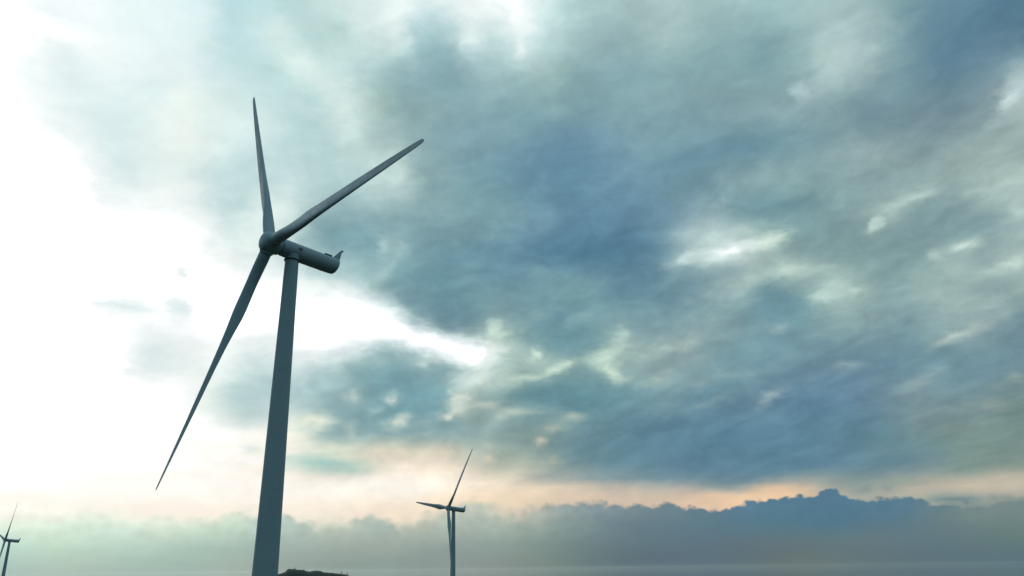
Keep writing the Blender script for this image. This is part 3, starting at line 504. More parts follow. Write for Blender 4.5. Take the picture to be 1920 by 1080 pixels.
# cloud-layer coordinates: the direction projected on a flat layer overhead, stretched along the wind
WIND = math.radians(-10.0)
den = g.m('ADD', g.m('MAXIMUM', dz, 0.0), 0.10)
along = g.m('DIVIDE', g.m('ADD', g.m('MULTIPLY', dx, math.sin(WIND)), g.m('MULTIPLY', dy, math.cos(WIND))), den)
across = g.m('DIVIDE', g.m('SUBTRACT', g.m('MULTIPLY', dx, math.cos(WIND)), g.m('MULTIPLY', dy, math.sin(WIND))), den)
layer = g.xyz(g.m('MULTIPLY', along, 0.6), g.m('MULTIPLY', across, 1.1), 3.7)
streak = g.xyz(g.m('MULTIPLY', along, 0.5), g.m('MULTIPLY', across, 1.7), 8.1)
n1 = g.sep(g.noise(layer, 2.2, 6.0, 0.6, 0.2, out=1))
n2 = g.sep(g.noise(tc, 16.0, 5.0, 0.6, 0.0, out=1))
n3 = g.sep(g.noise(g.xyz(g.m('MULTIPLY', az, 0.45), g.m('MULTIPLY', el, 0.9), 4.0), 1.0, 5.0, 0.62, 0.3, out=1))
wamp = g.rng(el, 1.0, 24.0, WARP_LO, WARP_HI, smooth=False)
wfine = g.rng(el, 3.0, 16.0, FINE * 0.4, FINE)
waz = g.m('MULTIPLY', g.m('ADD', g.m('SUBTRACT', n1[0], 0.5), g.m('MULTIPLY', g.m('SUBTRACT', n2[0], 0.5), 0.8)), g.m('MULTIPLY', wamp, 1.5))
wel = g.m('MULTIPLY', g.m('ADD', g.m('SUBTRACT', n1[1], 0.5), g.m('MULTIPLY', g.m('SUBTRACT', n2[1], 0.5), 0.7)), wamp)
waz = g.m('ADD', waz, g.m('MULTIPLY', g.m('SUBTRACT', n3[0], 0.5), g.m('MULTIPLY', wfine, 2.2)))
wel = g.m('ADD', wel, g.m('MULTIPLY', g.m('SUBTRACT', n3[1], 0.5), wfine))
taz = g.rng(g.m('ADD', az, waz), SKY_AZ[0], SKY_AZ[1], 0.0, 1.0, smooth=False)
tel = g.m('ADD', el, wel)
def table(els, rows, t, e):
    col = None
    for i, r in enumerate(rows):
        c = g.curve(t, r, 4.0)
        col = c if col is None else g.mix(g.rng(e, els[i - 1], els[i], smooth=False), col, c)
    return col
high = table(HIGH_EL, HIGH, taz, tel)
# thin and thick streaks and small puffs inside the layer
d1 = g.noise(streak, 2.8, 6.0, 0.52, 0.5)
tilted = g.xyz(g.m('ADD', g.m('MULTIPLY', az, 0.05), g.m('MULTIPLY', el, 0.012)), g.m('SUBTRACT', g.m('MULTIPLY', el, 0.15), g.m('MULTIPLY', az, 0.035)), 1.0)
d2 = g.noise(tilted, 3.2, 6.0, 0.52, 0.7)
d3 = g.noise(g.xyz(g.m('MULTIPLY', az, 0.42), g.m('MULTIPLY', el, 0.7), 9.0), 1.0, 7.0, 0.6, 0.5)
dd = g.m('ADD', g.m('ADD', g.m('MULTIPLY', g.m('SUBTRACT', d1, 0.5), DET1), g.m('MULTIPLY', g.m('SUBTRACT', d2, 0.5), DET2)), g.m('MULTIPLY', g.m('SUBTRACT', d3, 0.5), DET3))
busy = g.m('MULTIPLY', g.rng(el, 36.0, 20.0, 0.55, 1.0), g.m('MULTIPLY', g.rng(az, -26.0, -6.0, 0.35, 1.0), g.rng(el, 3.5, 10.0, 0.4, 1.0)))
dd = g.m('MULTIPLY', dd, busy)
def ex(k): return g.m('POWER', 2.718, g.m('MULTIPLY', dd, k))
high = g.mix(1.0, high, g.xyz(ex(1.08), ex(1.0), ex(0.88)), 'MULTIPLY')
# low cumulus bank along the horizon
baz = np.linspace(-35, 33, 240)
tops = np.interp(baz, [q[0] for q in BANK_TOP], [q[1] for q in BANK_TOP])
softs = np.interp(baz, [q[0] for q in BANK_TOP], [q[2] for q in BANK_TOP]) * np.interp(baz, [-12, -4, 8, 12], [1.5, 2.2, 2.0, 1.2])
lut = g.sep(g.curve(g.rng(az, -35.0, 33.0, 0.0, 1.0, smooth=False), [(a / 8, b, 0.0) for a, b in zip(tops, softs)], 4.0))
bv = g.xyz(g.m('ADD', az, g.m('MULTIPLY', g.m('SUBTRACT', n2[0], 0.5), 0.8)), g.m('MULTIPLY', el, 1.3), 0.0)
bill = g.noise(bv, 0.9, 5.0, 0.52, 0.2)
def puff(scale):
    n = g.node('ShaderNodeTexVoronoi', feature='SMOOTH_F1'); g.put(n.inputs['Vector'], bv)
    n.inputs['Scale'].default_value = scale; n.inputs['Smoothness'].default_value = 0.35
    return n.outputs['Distance']
p1, p2 = puff(1.2), puff(3.0)
lump = g.m('ADD', g.m('MULTIPLY', g.m('SUBTRACT', bill, 0.5), BILL), g.m('SUBTRACT', 0.34, g.m('ADD', g.m('MULTIPLY', p1, 0.55), g.m('MULTIPLY', p2, 0.24))))
edge = g.m('ADD', g.m('SUBTRACT', g.m('MULTIPLY', lut[0], 8.0), el), lump)
soft = g.m('ADD', lut[1], 0.04)
bmask = g.rng(edge, g.m('MULTIPLY', soft, -0.9), g.m('MULTIPLY', soft, 0.9))
bn = g.sep(g.noise(g.xyz(g.m('MULTIPLY', az, 0.30), g.m('MULTIPLY', el, 0.9), 5.0), 0.9, 6.0, 0.6, 0.5, out=1))
btaz = g.rng(g.m('ADD', az, g.m('MULTIPLY', g.m('SUBTRACT', bn[0], 0.5), 2.0)), SKY_AZ[0], SKY_AZ[1], 0.0, 1.0, smooth=False)
low = table(BANK_EL, LOW, btaz, g.m('ADD', el, g.m('MULTIPLY', g.m('SUBTRACT', bn[1], 0.5), 0.9)))
bsh = g.m('ADD', g.m('SUBTRACT', bill, 0.5), g.m('SUBTRACT', g.m('MULTIPLY', p1, 0.7), 0.25))
bg_ = g.m('ADD', 1.0, g.m('MULTIPLY', bsh, g.m('MULTIPLY', g.rng(el, 0.8, 4.0, 0.03, 0.35), g.rng(az, -2.0, 12.0, 1.0, 0.35))))
low = g.mix(1.0, low, g.xyz(bg_, bg_, bg_), 'MULTIPLY')
clouds = g.mix(bmask, high, low)
# unseen sky beyond the view, tuned to light the turbines: dim low, brighter high; overhead it evens out
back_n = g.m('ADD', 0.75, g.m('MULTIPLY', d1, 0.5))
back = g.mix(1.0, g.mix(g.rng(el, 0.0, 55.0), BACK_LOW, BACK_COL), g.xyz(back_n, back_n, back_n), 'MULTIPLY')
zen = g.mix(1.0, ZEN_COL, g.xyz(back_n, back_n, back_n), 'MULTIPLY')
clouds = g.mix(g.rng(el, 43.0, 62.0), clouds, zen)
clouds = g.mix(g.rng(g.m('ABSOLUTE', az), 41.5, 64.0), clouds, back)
# the clear sky above the cloud, a little of which comes through
sky = g.node('ShaderNodeTexSky', sky_type='NISHITA')
sky.sun_disc = False
sky.sun_elevation = SUN_EL
sky.sun_rotation = SUN_AZ
sky.altitude = 200.0
bgs = g.node('ShaderNodeBackground'); wt.links.new(sky.outputs[0], bgs.inputs[0]); bgs.inputs[1].default_value = 0.05
bgc = g.node('ShaderNodeBackground'); g.put(bgc.inputs[0], clouds); bgc.inputs[1].default_value = 1.0
mixs = g.node('ShaderNodeMixShader'); mixs.inputs[0].default_value = 0.985
wt.links.new(bgs.outputs[0], mixs.inputs[1]); wt.links.new(bgc.outputs[0], mixs.inputs[2])
wo = g.node('ShaderNodeOutputWorld'); wt.links.new(mixs.outputs[0], wo.inputs[0])
world.cycles.sampling_method = 'MANUAL'
world.cycles.sample_map_resolution = 1024

# ------------------------------------------------------------------ helpers
def material(name, col, rough=0.5, metal=0.0, build=None):
    m = bpy.data.materials.new(name); m.use_nodes = True
    t = m.node_tree; b = t.nodes['Principled BSDF']
    b.inputs['Base Color'].default_value = (*col, 1); b.inputs['Roughness'].default_value = rough
    b.inputs['Metallic'].default_value = metal
    if build: build(G(t), b)
    return m

def obj(name, bm, mat, parent=None, smooth=True, mw=None):
    me = bpy.data.meshes.new(name); bm.normal_update(); bm.to_mesh(me); bm.free()
    if smooth:
        me.polygons.foreach_set('use_smooth', [True] * len(me.polygons))
        try: me.set_sharp_from_angle(angle=math.radians(35))
        except Exception: pass
    me.materials.append(mat)
    o = bpy.data.objects.new(name, me); C.objects.link(o)
    if parent: o.parent = parent
    if mw is not None: o.matrix_local = mw
    return o

def tag(o, label=None, cat=None, group=None, kind=None):
    if label: o['label'] = label
    if cat: o['category'] = cat
    if group: o['group'] = group
    if kind: o['kind'] = kind
    return o

def loft(bm, rings, cap=True):
    vr = [[bm.verts.new(p) for p in r] for r in rings]
    n = len(vr[0])
    for a, b in zip(vr, vr[1:]):
        for i in range(n):
            bm.faces.new((a[i], a[(i + 1) % n], b[(i + 1) % n], b[i]))
    if cap:
        bm.faces.new(list(reversed(vr[0]))); bm.faces.new(vr[-1])
    return vr

def lathe_y(bm, prof, seg=48):
    """prof: (y, radius[, squash]) along +Y"""
    loft(bm, [[(r * math.cos(a), y, r * math.sin(a)) for a in [2 * math.pi * i / seg for i in range(seg)]] for y, r in prof])

def lathe_z(bm, prof, seg=64, cx=0, cy=0):
    loft(bm, [[(cx + r * math.cos(a), cy + r * math.sin(a), z) for a in [2 * math.pi * i / seg for i in range(seg)]] for z, r in prof])

def box(bm, c, s, rot=None):
    r = bmesh.ops.create_cube(bm, size=1.0)
    for v in r['verts']:
        p = Vector((v.co.x * s[0], v.co.y * s[1], v.co.z * s[2]))
        if rot: p = rot @ p
        v.co = p + Vector(c)
    return r['verts']

# ------------------------------------------------------------------ materials
def paint_nodes(g, b):
    co = g.node('ShaderNodeTexCoord').outputs['Object']
    n = g.noise(co, 0.35, 6.0, 0.6)
    x, y, z = g.sep(co)
    st = g.noise(g.xyz(g.m('MULTIPLY', x, 3.0), g.m('MULTIPLY', y, 3.0), g.m('MULTIPLY', z, 0.12)), 1.0, 5.0, 0.65)
    f = g.m('ADD', g.m('MULTIPLY', n, 0.5), g.m('MULTIPLY', st, 0.5))
    g.put(b.inputs['Base Color'], g.mix(g.rng(f, 0.35, 0.7), PAINT_A, PAINT_B))
    g.put(b.inputs['Roughness'], g.rng(n, 0.3, 0.7, 0.42, 0.6))
paint = material('turbine_paint', (0.3, 0.32, 0.33), 0.5, build=paint_nodes)
dark = material('dark_seal', (0.03, 0.033, 0.035), 0.7)
steel = material('galvanised_steel', (0.12, 0.13, 0.135), 0.5, 0.6)

def land_nodes(g, b):
    co = g.node('ShaderNodeTexCoord').outputs['Object']
    n = g.noise(co, 0.02, 8.0, 0.6); n3 = g.noise(co, 0.4, 6.0, 0.7)
    c = g.mix(g.rng(n, 0.4, 0.6), (0.012, 0.024, 0.014, 1), (0.024, 0.034, 0.02, 1))
    c = g.mix(g.rng(n3, 0.45, 0.7), c, (0.034, 0.034, 0.026, 1))
    g.put(b.inputs['Base Color'], c)
    bp = g.node('ShaderNodeBump'); bp.inputs['Strength'].default_value = 0.6; bp.inputs['Distance'].default_value = 0.5
    g.put(bp.inputs['Height'], n3); g.t.links.new(bp.outputs[0], b.inputs['Normal'])
land = material('hill_grass', (0.05, 0.06, 0.03), 0.95, build=land_nodes)
def leaf_nodes(g, b):
    oi = g.node('ShaderNodeTexCoord').outputs['Object']
    g.put(b.inputs['Base Color'], g.mix(g.noise(oi, 1.5, 3.0), (0.012, 0.026, 0.012, 1), (0.03, 0.05, 0.022, 1)))
leaf = material('scrub_leaves', (0.04, 0.06, 0.03), 0.9, build=leaf_nodes)
bark = material('bark', (0.06, 0.045, 0.035), 0.9)
def sea_nodes(g, b):
    co = g.node('ShaderNodeTexCoord').outputs['Object']
    n = g.noise(co, 0.03, 8.0, 0.65)
    bands = g.noise(g.xyz(g.m('MULTIPLY', g.sep(co)[0], 0.00006), g.m('MULTIPLY', g.sep(co)[1], 0.0004), 0.0), 1.0, 5.0, 0.6)
    g.put(b.inputs['Roughness'], g.rng(bands, 0.35, 0.65, 0.015, 0.03))
water = material('sea_water', (0.012, 0.035, 0.045), 0.25, build=sea_nodes)
water.node_tree.nodes['Principled BSDF'].inputs['IOR'].default_value = 1.33

# ------------------------------------------------------------------ setting: ground sheet, sea, headland
TURBINES = [   # hub position relative to the camera, yaw of the nacelle, tilt, rotor phase, cone, label
    (Vector((-45.0, 137.68, 57.93)), 48.25, 6.08, 331.61, 1.545,
     'large grey wind turbine in the foreground, with the thick tower and complete rotor'),
    (Vector((-49.54, 616.67, 43.54)), 56.43, 5.86, 38.62, 2.37,
     'small dark wind turbine right of the big tower, against the glow above the horizon'),
    (Vector((-571.9, 936.98, 37.27)), 51.36, 5.80, 40.1, 3.1,
     'smallest wind turbine, cut by the left edge, a blade fading into white glare'),
]
HUB_H = 90.0
OVER = 4.6
def base_of(H, yaw, tilt):
    a, t = math.radians(yaw), math.radians(tilt)
    b = Vector((math.sin(a), math.cos(a), 0)) * math.cos(t)
    p = H + b * OVER
    return Vector((p.x, p.y, CAM_Z + H.z - HUB_H))
CTRL = [(base_of(T[0], T[1], T[2]).x, base_of(T[0], T[1], T[2]).y, base_of(T[0], T[1], T[2]).z) for T in TURBINES] + \
       [(0.0, -20.0, CAM_Z - 30.0), (400.0, 300.0, CAM_Z - 45), (-400.0, -200.0, CAM_Z - 38), (-380.0, 1500.0, CAM_Z - 52)]
def smooth01(t):
    t = max(0.0, min(1.0, t)); return t * t * (3 - 2 * t)
def ground_z(x, y):
    sw = sz = 0.0; dm = 1e9
    for cx, cy, cz in CTRL:
        d2 = (x - cx) ** 2 + (y - cy) ** 2
        w = 1.0 / (d2 + 400.0) ** 1.3
        sw += w; sz += w * cz; dm = min(dm, math.sqrt(d2))
    z = sz / sw
    n = mnoise.fractal(Vector((x * 0.004, y * 0.004, 0.0)), 1.0, 2.0, 5)
    z += n * 5.0 * smooth01((dm - 25) / 120)
    r = math.hypot(x + 150, y - 600)
    return z - 215.0 * smooth01((r - 1500) / 1500)
bm = bmesh.new()
NR, NA = 90, 144
ring0 = None
rad = [0.0] + [20.0 * (1.0651 ** i) for i in range(NR)]
rows = []
for r in rad[1:]:
    rows.append([bm.verts.new((-150 + r * math.cos(2 * math.pi * k / NA), 600 + r * math.sin(2 * math.pi * k / NA), 0)) for k in range(NA)])
cv = bm.verts.new((-150, 600, 0))
for k in range(NA): bm.faces.new((cv, rows[0][k], rows[0][(k + 1) % NA]))
for a, b in zip(rows, rows[1:]):
    for k in range(NA): bm.faces.new((a[k], b[k], b[(k + 1) % NA], a[(k + 1) % NA]))
for v in bm.verts: v.co.z = ground_z(v.co.x, v.co.y)
tag(obj('ground', bm, land), 'dark scrubby hilltop ground falling away to the sea below the turbines', 'ground', kind='structure')

bm = bmesh.new()
SR = 150000.0
vs = [bm.verts.new((SR * math.cos(2 * math.pi * k / 96), SR * math.sin(2 * math.pi * k / 96), SEA)) for k in range(96)]
bm.faces.new(vs)
tag(obj('sea', bm, water, smooth=False), 'thin dark blue band of sea along the bottom edge', 'sea', kind='structure')

# headland: ridge height above eye level by azimuth, at 1500 m
RD = 1500.0
def az_of(px): return math.atan((px - 960.0) / (1498.0 / math.cos(PITCH)))
RIDGE = [(380, -24), (450, -9), (480, -5.5), (505, -2.5), (519, -3.6), (524, -2.0), (530, 0.4), (533, 4.0), (540, 4.2), (555, 2.8), (563, 1.6), (573, -0.4), (580, 0.6), (585, 1.0), (593, 0.6),
         (600, -1.8), (617, -3.2), (628, -4.4), (640, -5.4), (650, -8.5), (680, -15), (780, -27)]
def horizon_px(px): return 1067.0 - 0.012 * (px - 960)
def ridge_z(px):
    for (a, za), (b, zb) in zip(RIDGE, RIDGE[1:]):
        if a <= px <= b: return CAM_Z + (za + (zb - za) * (px - a) / (b - a)) * RIDGE_K
    return CAM_Z - 30
bm = bmesh.new()
hr = []
for i in range(161):
    px = 380 + 400 * i / 160.0
    a = az_of(px); zr = ridge_z(px)
    row = []
    for j in range(25):
        d = RD + (j - 10) * 14.0
        x, y = math.sin(a) * d, math.cos(a) * d
        t = abs(d - RD) / 150.0
        gz = ground_z(x, y) - 6
        e = min((px - 380) / 60.0, (780 - px) / 60.0, 1.0)
        k = (1 - smooth01(t)) * smooth01(e)
        z = gz + (zr - gz) * k
        if 0 < j < 24 and d != RD: z += mnoise.fractal(Vector((x * 0.05, y * 0.05, 2.0)), 1.0, 2.0, 4) * 1.6 * k - 0.8 * k
        row.append(bm.verts.new((x, y, z)))
    hr.append(row)
for a, b in zip(hr, hr[1:]):
    for j in range(24): bm.faces.new((a[j], b[j], b[j + 1], a[j + 1]))
bmesh.ops.recalc_face_normals(bm, faces=bm.faces)
tag(obj('hill', bm, land), 'low dark rocky headland peeping over the bottom edge just right of the big tower', 'hill', kind='structure')

random.seed(4)
def leaves(bm, c, rx, rz, n, s):
    for _ in range(n):
        while True:
            p = Vector((random.uniform(-1, 1), random.uniform(-1, 1), random.uniform(-1, 1)))
            if p.length < 1: break
        p = Vector((p.x * rx, p.y * rx, p.z * rz)) + Vector(c)
        u = Vector([random.gauss(0, 1) for _ in range(3)]).normalized(); w = u.orthogonal().normalized()
        q = s * random.uniform(0.6, 1.3)
        bm.faces.new([bm.verts.new(p + u * q), bm.verts.new(p + w * q * 0.6), bm.verts.new(p - u * q), bm.verts.new(p - w * q * 0.6)])
bm = bmesh.new()
for _ in range(170):
    px = random.uniform(500, 648); a = az_of(px); d = RD + random.gauss(0, 8)
    s = random.uniform(0.3, 0.9)
    leaves(bm, (math.sin(a) * d, math.cos(a) * d, ridge_z(px) - 0.5 + s * 0.4), s * 1.8, s, 26, 0.35)
tag(obj('scrub', bm, leaf, smooth=False), 'dark low scrub covering the crest of the headland', 'scrub', kind='stuff')
def tree(px, h, w, label):
    a = az_of(px); x, y = math.sin(a) * RD, math.cos(a) * RD; z = ridge_z(px) - 0.8
    e = bpy.data.objects.new('tree', None); C.objects.link(e); e.location = (x, y, z)
    tag(e, label, 'tree', 'trees on the headland crest')
    b1 = bmesh.new()
    loft(b1, [[(r * math.cos(k * 1.0472) + bend, r * math.sin(k * 1.0472), zz) for k in range(6)] for zz, r, bend in ((0, 0.22, 0), (h * 0.4, 0.16, 0.1), (h * 0.75, 0.09, 0.05), (h * 0.92, 0.03, 0.1))])
    for q in range(5):
        aa = q * 2.4; zb = h * (0.35 + 0.1 * q)
        p0 = Vector((0.08, 0, zb)); p1 = p0 + Vector((math.cos(aa) * w * 0.7, math.sin(aa) * w * 0.7, h * 0.12))
        sd_ = Vector((-math.sin(aa), math.cos(aa), 0)) * 0.05
        loft(b1, [[p0 + sd_, p0 + Vector((0, 0, 0.06)), p0 - sd_], [p1 + sd_ * .3, p1 + Vector((0, 0, 0.02)), p1 - sd_ * .3]])
    obj('trunk', b1, bark, e)
    b2 = bmesh.new()
    for q in range(7):
        t = q / 6.0
        leaves(b2, (random.uniform(-.3, .3) * w, random.uniform(-.3, .3) * w, h * (0.4 + 0.55 * t)), w * (1.05 - 0.8 * t), h * 0.11, 60, 0.22)
    obj('crown', b2, leaf, e, smooth=False)
tree(546, 3.6, 1.3, 'small dark tree on the highest part of the headland, nearest the big tower')
tree(563, 3.0, 1.0, 'tiny dark tree on the falling crest, second from the big tower')
tree(634, 5.2, 1.2, 'slender dark tree on the low right part of the headland')
tree(645, 4.6, 1.2, 'rightmost tiny dark tree where the headland drops out of the photo')

# ------------------------------------------------------------------ wind turbine meshes (local frame: +Y from rotor to tail, tower axis at x=y=0)
BLADE_L = 51.25
def interp(tab, x):
    for (a, va), (b, vb) in zip(tab, tab[1:]):
        if x <= b: return va + (vb - va) * max(0.0, (x - a) / (b - a))
    return tab[-1][1]
CH = [(0.03, 2.2), (0.07, 2.2), (0.11, 2.5), (0.15, 3.0), (0.2, 3.55), (0.25, 3.82), (0.285, 3.82), (0.31, 3.6), (0.35, 3.2), (0.4, 2.82), (0.5, 2.42), (0.6, 2.18), (0.7, 1.92), (0.8, 1.6), (0.9, 1.22), (0.955, 1.0), (0.98, 0.86), (0.992, 0.64), (0.998, 0.38), (1.0, 0.12)]
TH = [(0.03, 1.0), (0.07, 1.0), (0.11, 0.8), (0.15, 0.57), (0.2, 0.4), (0.25, 0.33), (0.3, 0.3), (0.4, 0.3), (0.5, 0.28), (0.7, 0.19), (0.9, 0.15), (1.0, 0.15)]
TW = [(0.03, 13), (0.2, 12), (0.3, 11), (0.36, 8), (0.42, 5), (0.5, 2.5), (0.7, 1), (0.9, -3), (1.0, -4)]
LE = [(0.03, 0.42), (0.3, 0.39), (0.5, 0.37), (0.8, 0.34), (1.0, 0.3)]
CI = [(0.03, 1.0), (0.07, 1.0), (0.11, 0.75), (0.15, 0.4), (0.2, 0.12), (0.25, 0.0), (1.0, 0.0)]
def blade_bm():
    bm = bmesh.new(); N = 40; rings = []
    ts = [0.03 + 0.97 * (i / 70.0) ** 1.0 for i in range(67)] + [0.965, 0.975, 0.985, 0.992, 0.996, 1.0]
    ts = sorted(set(round(t, 4) for t in ts))
    for t in ts:
        c, th, tw, ci = interp(CH, t), interp(TH, t), math.radians(interp(TW, t)), interp(CI, t)
        ring = []
        for k in range(N):
            th_a = 2 * math.pi * k / N
            xc = 0.5 * (1 + math.cos(th_a))                     # 1 = trailing, 0 = leading
            yt = 5 * th * (0.2969 * math.sqrt(xc) - 0.126 * xc - 0.3516 * xc ** 2 + 0.2843 * xc ** 3 - 0.1036 * xc ** 4) * c
            camber = 0.04 * c * 4 * xc * (1 - xc)
            ya = (yt if th_a < math.pi else -yt) + camber
            xa = (interp(LE, t) - xc) * c
            xr = -math.cos(th_a) * 1.1; yr = math.sin(th_a) * 1.1
            X = xa * (1 - ci) + xr * ci; Yv = ya * (1 - ci) + yr * ci
            X, Yv = X * math.cos(tw) + Yv * math.sin(tw), -X * math.sin(tw) + Yv * math.cos(tw)
            ring.append((X, Yv, t * BLADE_L))
        rings.append(ring)
    loft(bm, rings)
    bmesh.ops.recalc_face_normals(bm, faces=bm.faces)
    return bm

def superring(y, w, h, cz, n=2.4, seg=56, shear=0.0):
    out = []
    for i in range(seg):
        a = 2 * math.pi * i / seg
        c, s = math.cos(a), math.sin(a)
        x = w * math.copysign(abs(c) ** (2 / n), c); z = h * math.copysign(abs(s) ** (2 / n), s)
        out.append((x, y + shear * z, cz + z))
    return out

def nacelle_bm():      # axis frame: origin at hub centre, +Y to the tail
    bm = bmesh.new()
    prof = [(2.05, 1.45), (2.1, 1.58), (2.3, 1.63), (3.0, 1.65), (4.6, 1.66), (8.0, 1.66), (11.0, 1.65), (12.8, 1.63), (13.5, 1.59), (13.85, 1.48), (14.02, 1.3), (14.1, 0.95), (14.12, 0.3)]
    loft(bm, [superring(y, r, r, 0.0, 2.15, shear=0.17 * max(0, (y - 11) / 3)) for y, r in prof])
    bmesh.ops.recalc_face_normals(bm, faces=bm.faces)
    return bm

def spinner_bm():
    bm = bmesh.new()
    lathe_y(bm, [(-1.72, 0.05), (-1.71, 0.9), (-1.68, 1.28), (-1.58, 1.52), (-1.38, 1.72), (-1.0, 1.86), (-0.5, 1.94), (0.0, 1.96), (0.9, 1.95), (1.5, 1.86), (1.85, 1.72), (1.98, 1.6)], 64)
    bmesh.ops.recalc_face_normals(bm, faces=bm.faces)
    return bm
def nose_bm():
    bm = bmesh.new()
    lathe_y(bm, [(-1.80, 0.04), (-1.795, 0.8), (-1.78, 1.1), (-1.74, 1.2), (-1.66, 1.22)], 48)
    bmesh.ops.recalc_face_normals(bm, faces=bm.faces)
    return bm
def collar_bm():       # blade root socket on the spinner, along +Z
    bm = bmesh.new()
    lathe_z(bm, [(1.35, 1.27), (1.93, 1.29), (2.04, 1.26), (2.08, 1.16)], 48)
    bmesh.ops.recalc_face_normals(bm, faces=bm.faces)
    return bm
def seal_bm():
    bm = bmesh.new()
    lathe_z(bm, [(2.02, 1.10), (2.04, 1.17), (2.14, 1.17), (2.17, 1.09)], 48)
    return bm

TOP_GAP = 1.55
def tower_bm(ztop):
    bm = bmesh.new()
    prof = [(-3.0, 2.62), (0.0, 2.58)]
    r = lambda z: 2.58 + (1.26 - 2.58) * (z / ztop) ** 0.98
    for zs in (22.0, 44.0, 66.0):
        prof += [(zs - 0.10, r(zs)), (zs - 0.095, r(zs) + 0.012), (zs + 0.095, r(zs) + 0.012), (zs + 0.10, r(zs))]
    prof += [(ztop - 0.3, r(ztop)), (ztop, r(ztop))]
    # even out with intermediate rings
    ex = sorted(prof + [(float(z), r(z)) for z in range(4, int(ztop) - 1, 6) if min(abs(z - s) for s in (22, 44, 66)) > 1])
    lathe_z(bm, ex, 96)
    bmesh.ops.recalc_face_normals(bm, faces=bm.faces)
    return bm

def make_turbine(idx):
    H, yaw, tilt, ph, cone, label = TURBINES[idx]
    e = bpy.data.objects.new('wind_turbine', None); C.objects.link(e)
    e.location = base_of(H, yaw, tilt); e.rotation_euler = (0, 0, -math.radians(yaw))
    e.empty_display_size = 5
    tag(e, label, 'wind turbine', 'wind turbines on the coastal hills')
    return e
def axis_matrix(tilt):  # hub-centred frame with +Y along the shaft
    t = math.radians(tilt)
    b = Vector((0, math.cos(t), -math.sin(t))); u = Vector((0, math.sin(t), math.cos(t))); s = Vector((1, 0, 0))
    m = Matrix.Identity(4)
    for i in range(3): m[i][0] = s[i]; m[i][1] = b[i]; m[i][2] = u[i]
    m.translation = (0, -OVER * math.cos(t), HUB_H)
    return m

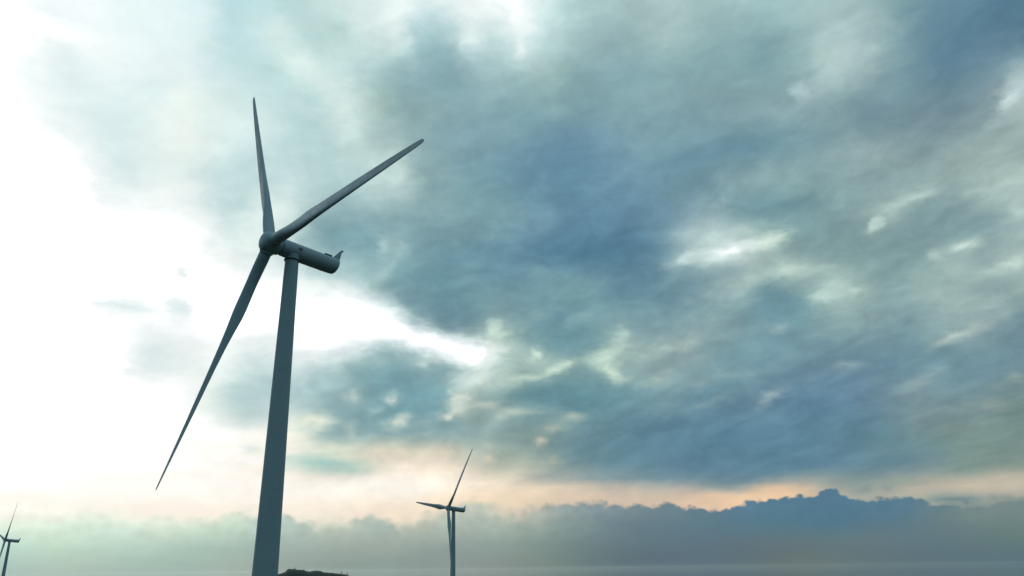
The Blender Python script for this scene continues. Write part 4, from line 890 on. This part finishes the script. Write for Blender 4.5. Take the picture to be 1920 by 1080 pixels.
def build_parts(e, idx, src=None):
    H, yaw, tilt, ph, cone, label = TURBINES[idx]
    A = axis_matrix(tilt)
    zc = HUB_H - OVER * math.sin(math.radians(tilt))      # shaft height over the tower axis
    ztop = zc - 2.0
    def part(name, bmf, mat, parent, mw, key, smooth=True):
        if src is None:
            o = obj(name, bmf(), mat, parent, smooth, mw); meshes[key] = o
        else:
            o = meshes[key].copy(); C.objects.link(o); o.parent = parent; o.matrix_local = mw
        return o
    I = Matrix.Identity(4)
    tw = part('tower', lambda: tower_bm(ztop), paint, e, I, 'tower')
    def yaw_ring():
        bm = bmesh.new(); lathe_z(bm, [(ztop - 0.04, 1.22), (ztop - 0.02, 1.44), (ztop + 0.14, 1.44), (ztop + 0.16, 1.26), (ztop + 0.2, 1.26)], 64); return bm
    part('yaw_ring', yaw_ring, dark, tw, I, 'yaw_ring')
    na = part('nacelle', nacelle_bm, paint, e, A, 'nacelle')
    def neck():
        bm = bmesh.new(); lathe_z(bm, [(ztop + 0.16, 1.34), (ztop + 0.22, 1.4), (ztop + 0.6, 1.42), (ztop + 0.9, 1.5), (ztop + 1.3, 1.4)], 64)
        bm.transform(A.inverted()); bmesh.ops.recalc_face_normals(bm, faces=bm.faces); return bm
    part('neck', neck, paint, na, I, 'neck')
    def fin():       # raked sail-like tail fin at the rear of the roof
        bm = bmesh.new()
        pr = [(12.5, 1.3), (12.75, 1.62), (13.3, 2.2), (14.0, 3.2), (14.35, 3.65), (14.75, 3.78), (14.6, 2.9), (14.5, 1.9), (14.36, 1.0), (13.6, 0.8)]
        for sgn in (1,):
            a = [bm.verts.new((0.26 * (1 if z < 1.6 else 0.6), y, z)) for y, z in pr]
            b = [bm.verts.new((-0.26 * (1 if z < 1.6 else 0.6), y, z)) for y, z in pr]
            n = len(pr)
            bm.faces.new(a); bm.faces.new(list(reversed(b)))
            for i in range(n): bm.faces.new((a[i], b[i], b[(i + 1) % n], a[(i + 1) % n]))
        bmesh.ops.recalc_face_normals(bm, faces=bm.faces)
        bmesh.ops.bevel(bm, geom=[x for x in bm.edges], offset=0.02, segments=1, affect='EDGES')
        return bm
    part('tail_fin', fin, paint, na, I, 'fin')
    def sensor():
        bm = bmesh.new()
        box(bm, (0, 14.72, 3.8), (0.5, 0.08, 0.08)); box(bm, (0, 14.75, 3.76), (0.16, 0.5, 0.18))
        for sx in (-0.22, 0.22):
            lathe_z(bm, [(3.8, 0.02), (3.93, 0.02), (3.94, 0.04), (4.0, 0.04)], 12, sx, 14.72)
        box(bm, (0, 14.95, 3.88), (0.05, 0.05, 0.2))
        return bm
    part('wind_sensor', sensor, steel, na, I, 'sensor')
    def hatch():
        bm = bmesh.new(); box(bm, (0.25, 11.7, 1.68), (1.1, 1.6, 0.22))
        bmesh.ops.bevel(bm, geom=[x for x in bm.edges], offset=0.05, segments=2, affect='EDGES'); return bm
    part('roof_hatch', hatch, dark, na, I, 'hatch')
    def vent():      # louvred vent on the side facing the camera
        bm = bmesh.new()
        for k in range(3):
            a = math.radians(14 - k * 7.5); r = 1.70
            rot = Matrix.Rotation(-a, 3, 'Y')
            box(bm, (r * math.cos(a), 5.35, r * math.sin(a)), (0.06, 0.62, 0.07), rot)
        box(bm, (1.70 * math.cos(math.radians(8)), 5.68, 1.70 * math.sin(math.radians(8))), (0.06, 0.07, 0.5), Matrix.Rotation(math.radians(-8), 3, 'Y'))
        return bm
    part('side_vent', vent, dark, na, I, 'vent')
    def rail():      # raised joint strip of the roof panels and the front ring joint
        bm = bmesh.new()
        a = math.radians(48)
        for sx in (1, -1):
            box(bm, (sx * 1.67 * math.cos(a), 8.0, 1.67 * math.sin(a)), (0.05, 8.6, 0.07), Matrix.Rotation(-sx * a, 3, 'Y'))
        for yy in (3.05, 7.6, 11.2):
            loft(bm, [superring(y, r, r, 0, 2.15) for y, r in ((yy, 1.60), (yy + 0.005, 1.67), (yy + 0.05, 1.67), (yy + 0.055, 1.60))], cap=False)
        bmesh.ops.recalc_face_normals(bm, faces=bm.faces)
        return bm
    part('panel_joint', rail, paint, na, I, 'rail')
    Rph = Matrix.Rotation(math.radians(ph), 4, 'Y')
    sp = part('hub', spinner_bm, paint, e, A @ Rph, 'hub')
    part('nose_cap', nose_bm, paint, sp, I, 'nose')
    def ring_gap():
        bm = bmesh.new(); lathe_y(bm, [(1.9, 1.5), (1.92, 1.6), (2.12, 1.6), (2.14, 1.5)], 48); return bm
    part('shaft_seal', ring_gap, dark, sp, I, 'gap')
    cr = math.radians(cone)
    for k in range(3):
        rot = Matrix.Rotation(math.radians(120 * k), 4, 'Y')
        part('blade_socket', collar_bm, paint, sp, rot, 'collar%d' % 0 if (k or src) else 'collar0') if (src or k == 0) else \
            link_copy('collar0', sp, rot)
        part('root_seal', seal_bm, dark, sp, rot, 'seal') if (src or k == 0) else link_copy('seal', sp, rot)
        mw = A @ Matrix.Rotation(math.radians(ph + 120 * k), 4, 'Y') @ Matrix.Rotation(cr, 4, 'X')
        part('blade', blade_bm, paint, e, mw, 'blade') if (src or k == 0) else link_copy('blade', e, mw)
meshes = {}
def link_copy(key, parent, mw):
    o = meshes[key].copy(); C.objects.link(o); o.parent = parent; o.matrix_local = mw
    return o
for i in range(3):
    e = make_turbine(i)
    build_parts(e, i, None if i == 0 else meshes)

# ------------------------------------------------------------------ thin sea haze: one even volume round camera, hills and sea
if HAZE > 0:
    bm = bmesh.new()
    box(bm, (0, 0, (HAZE_TOP - 60.0) / 2), (340000.0, 340000.0, HAZE_TOP + 60.0))
    hm = bpy.data.materials.new('haze'); hm.use_nodes = True
    ht = hm.node_tree; ht.nodes.clear()
    ho = ht.nodes.new('ShaderNodeOutputMaterial'); hv = ht.nodes.new('ShaderNodeVolumePrincipled')
    hv.inputs['Color'].default_value = (0.80, 0.90, 0.88, 1)
    hv.inputs['Density'].default_value = HAZE
    hv.inputs['Anisotropy'].default_value = 0.6
    ht.links.new(hv.outputs[0], ho.inputs['Volume'])
    tag(obj('haze', bm, hm, smooth=False), 'thin pale sea haze that fades the distant turbines and the horizon', 'haze', kind='stuff')
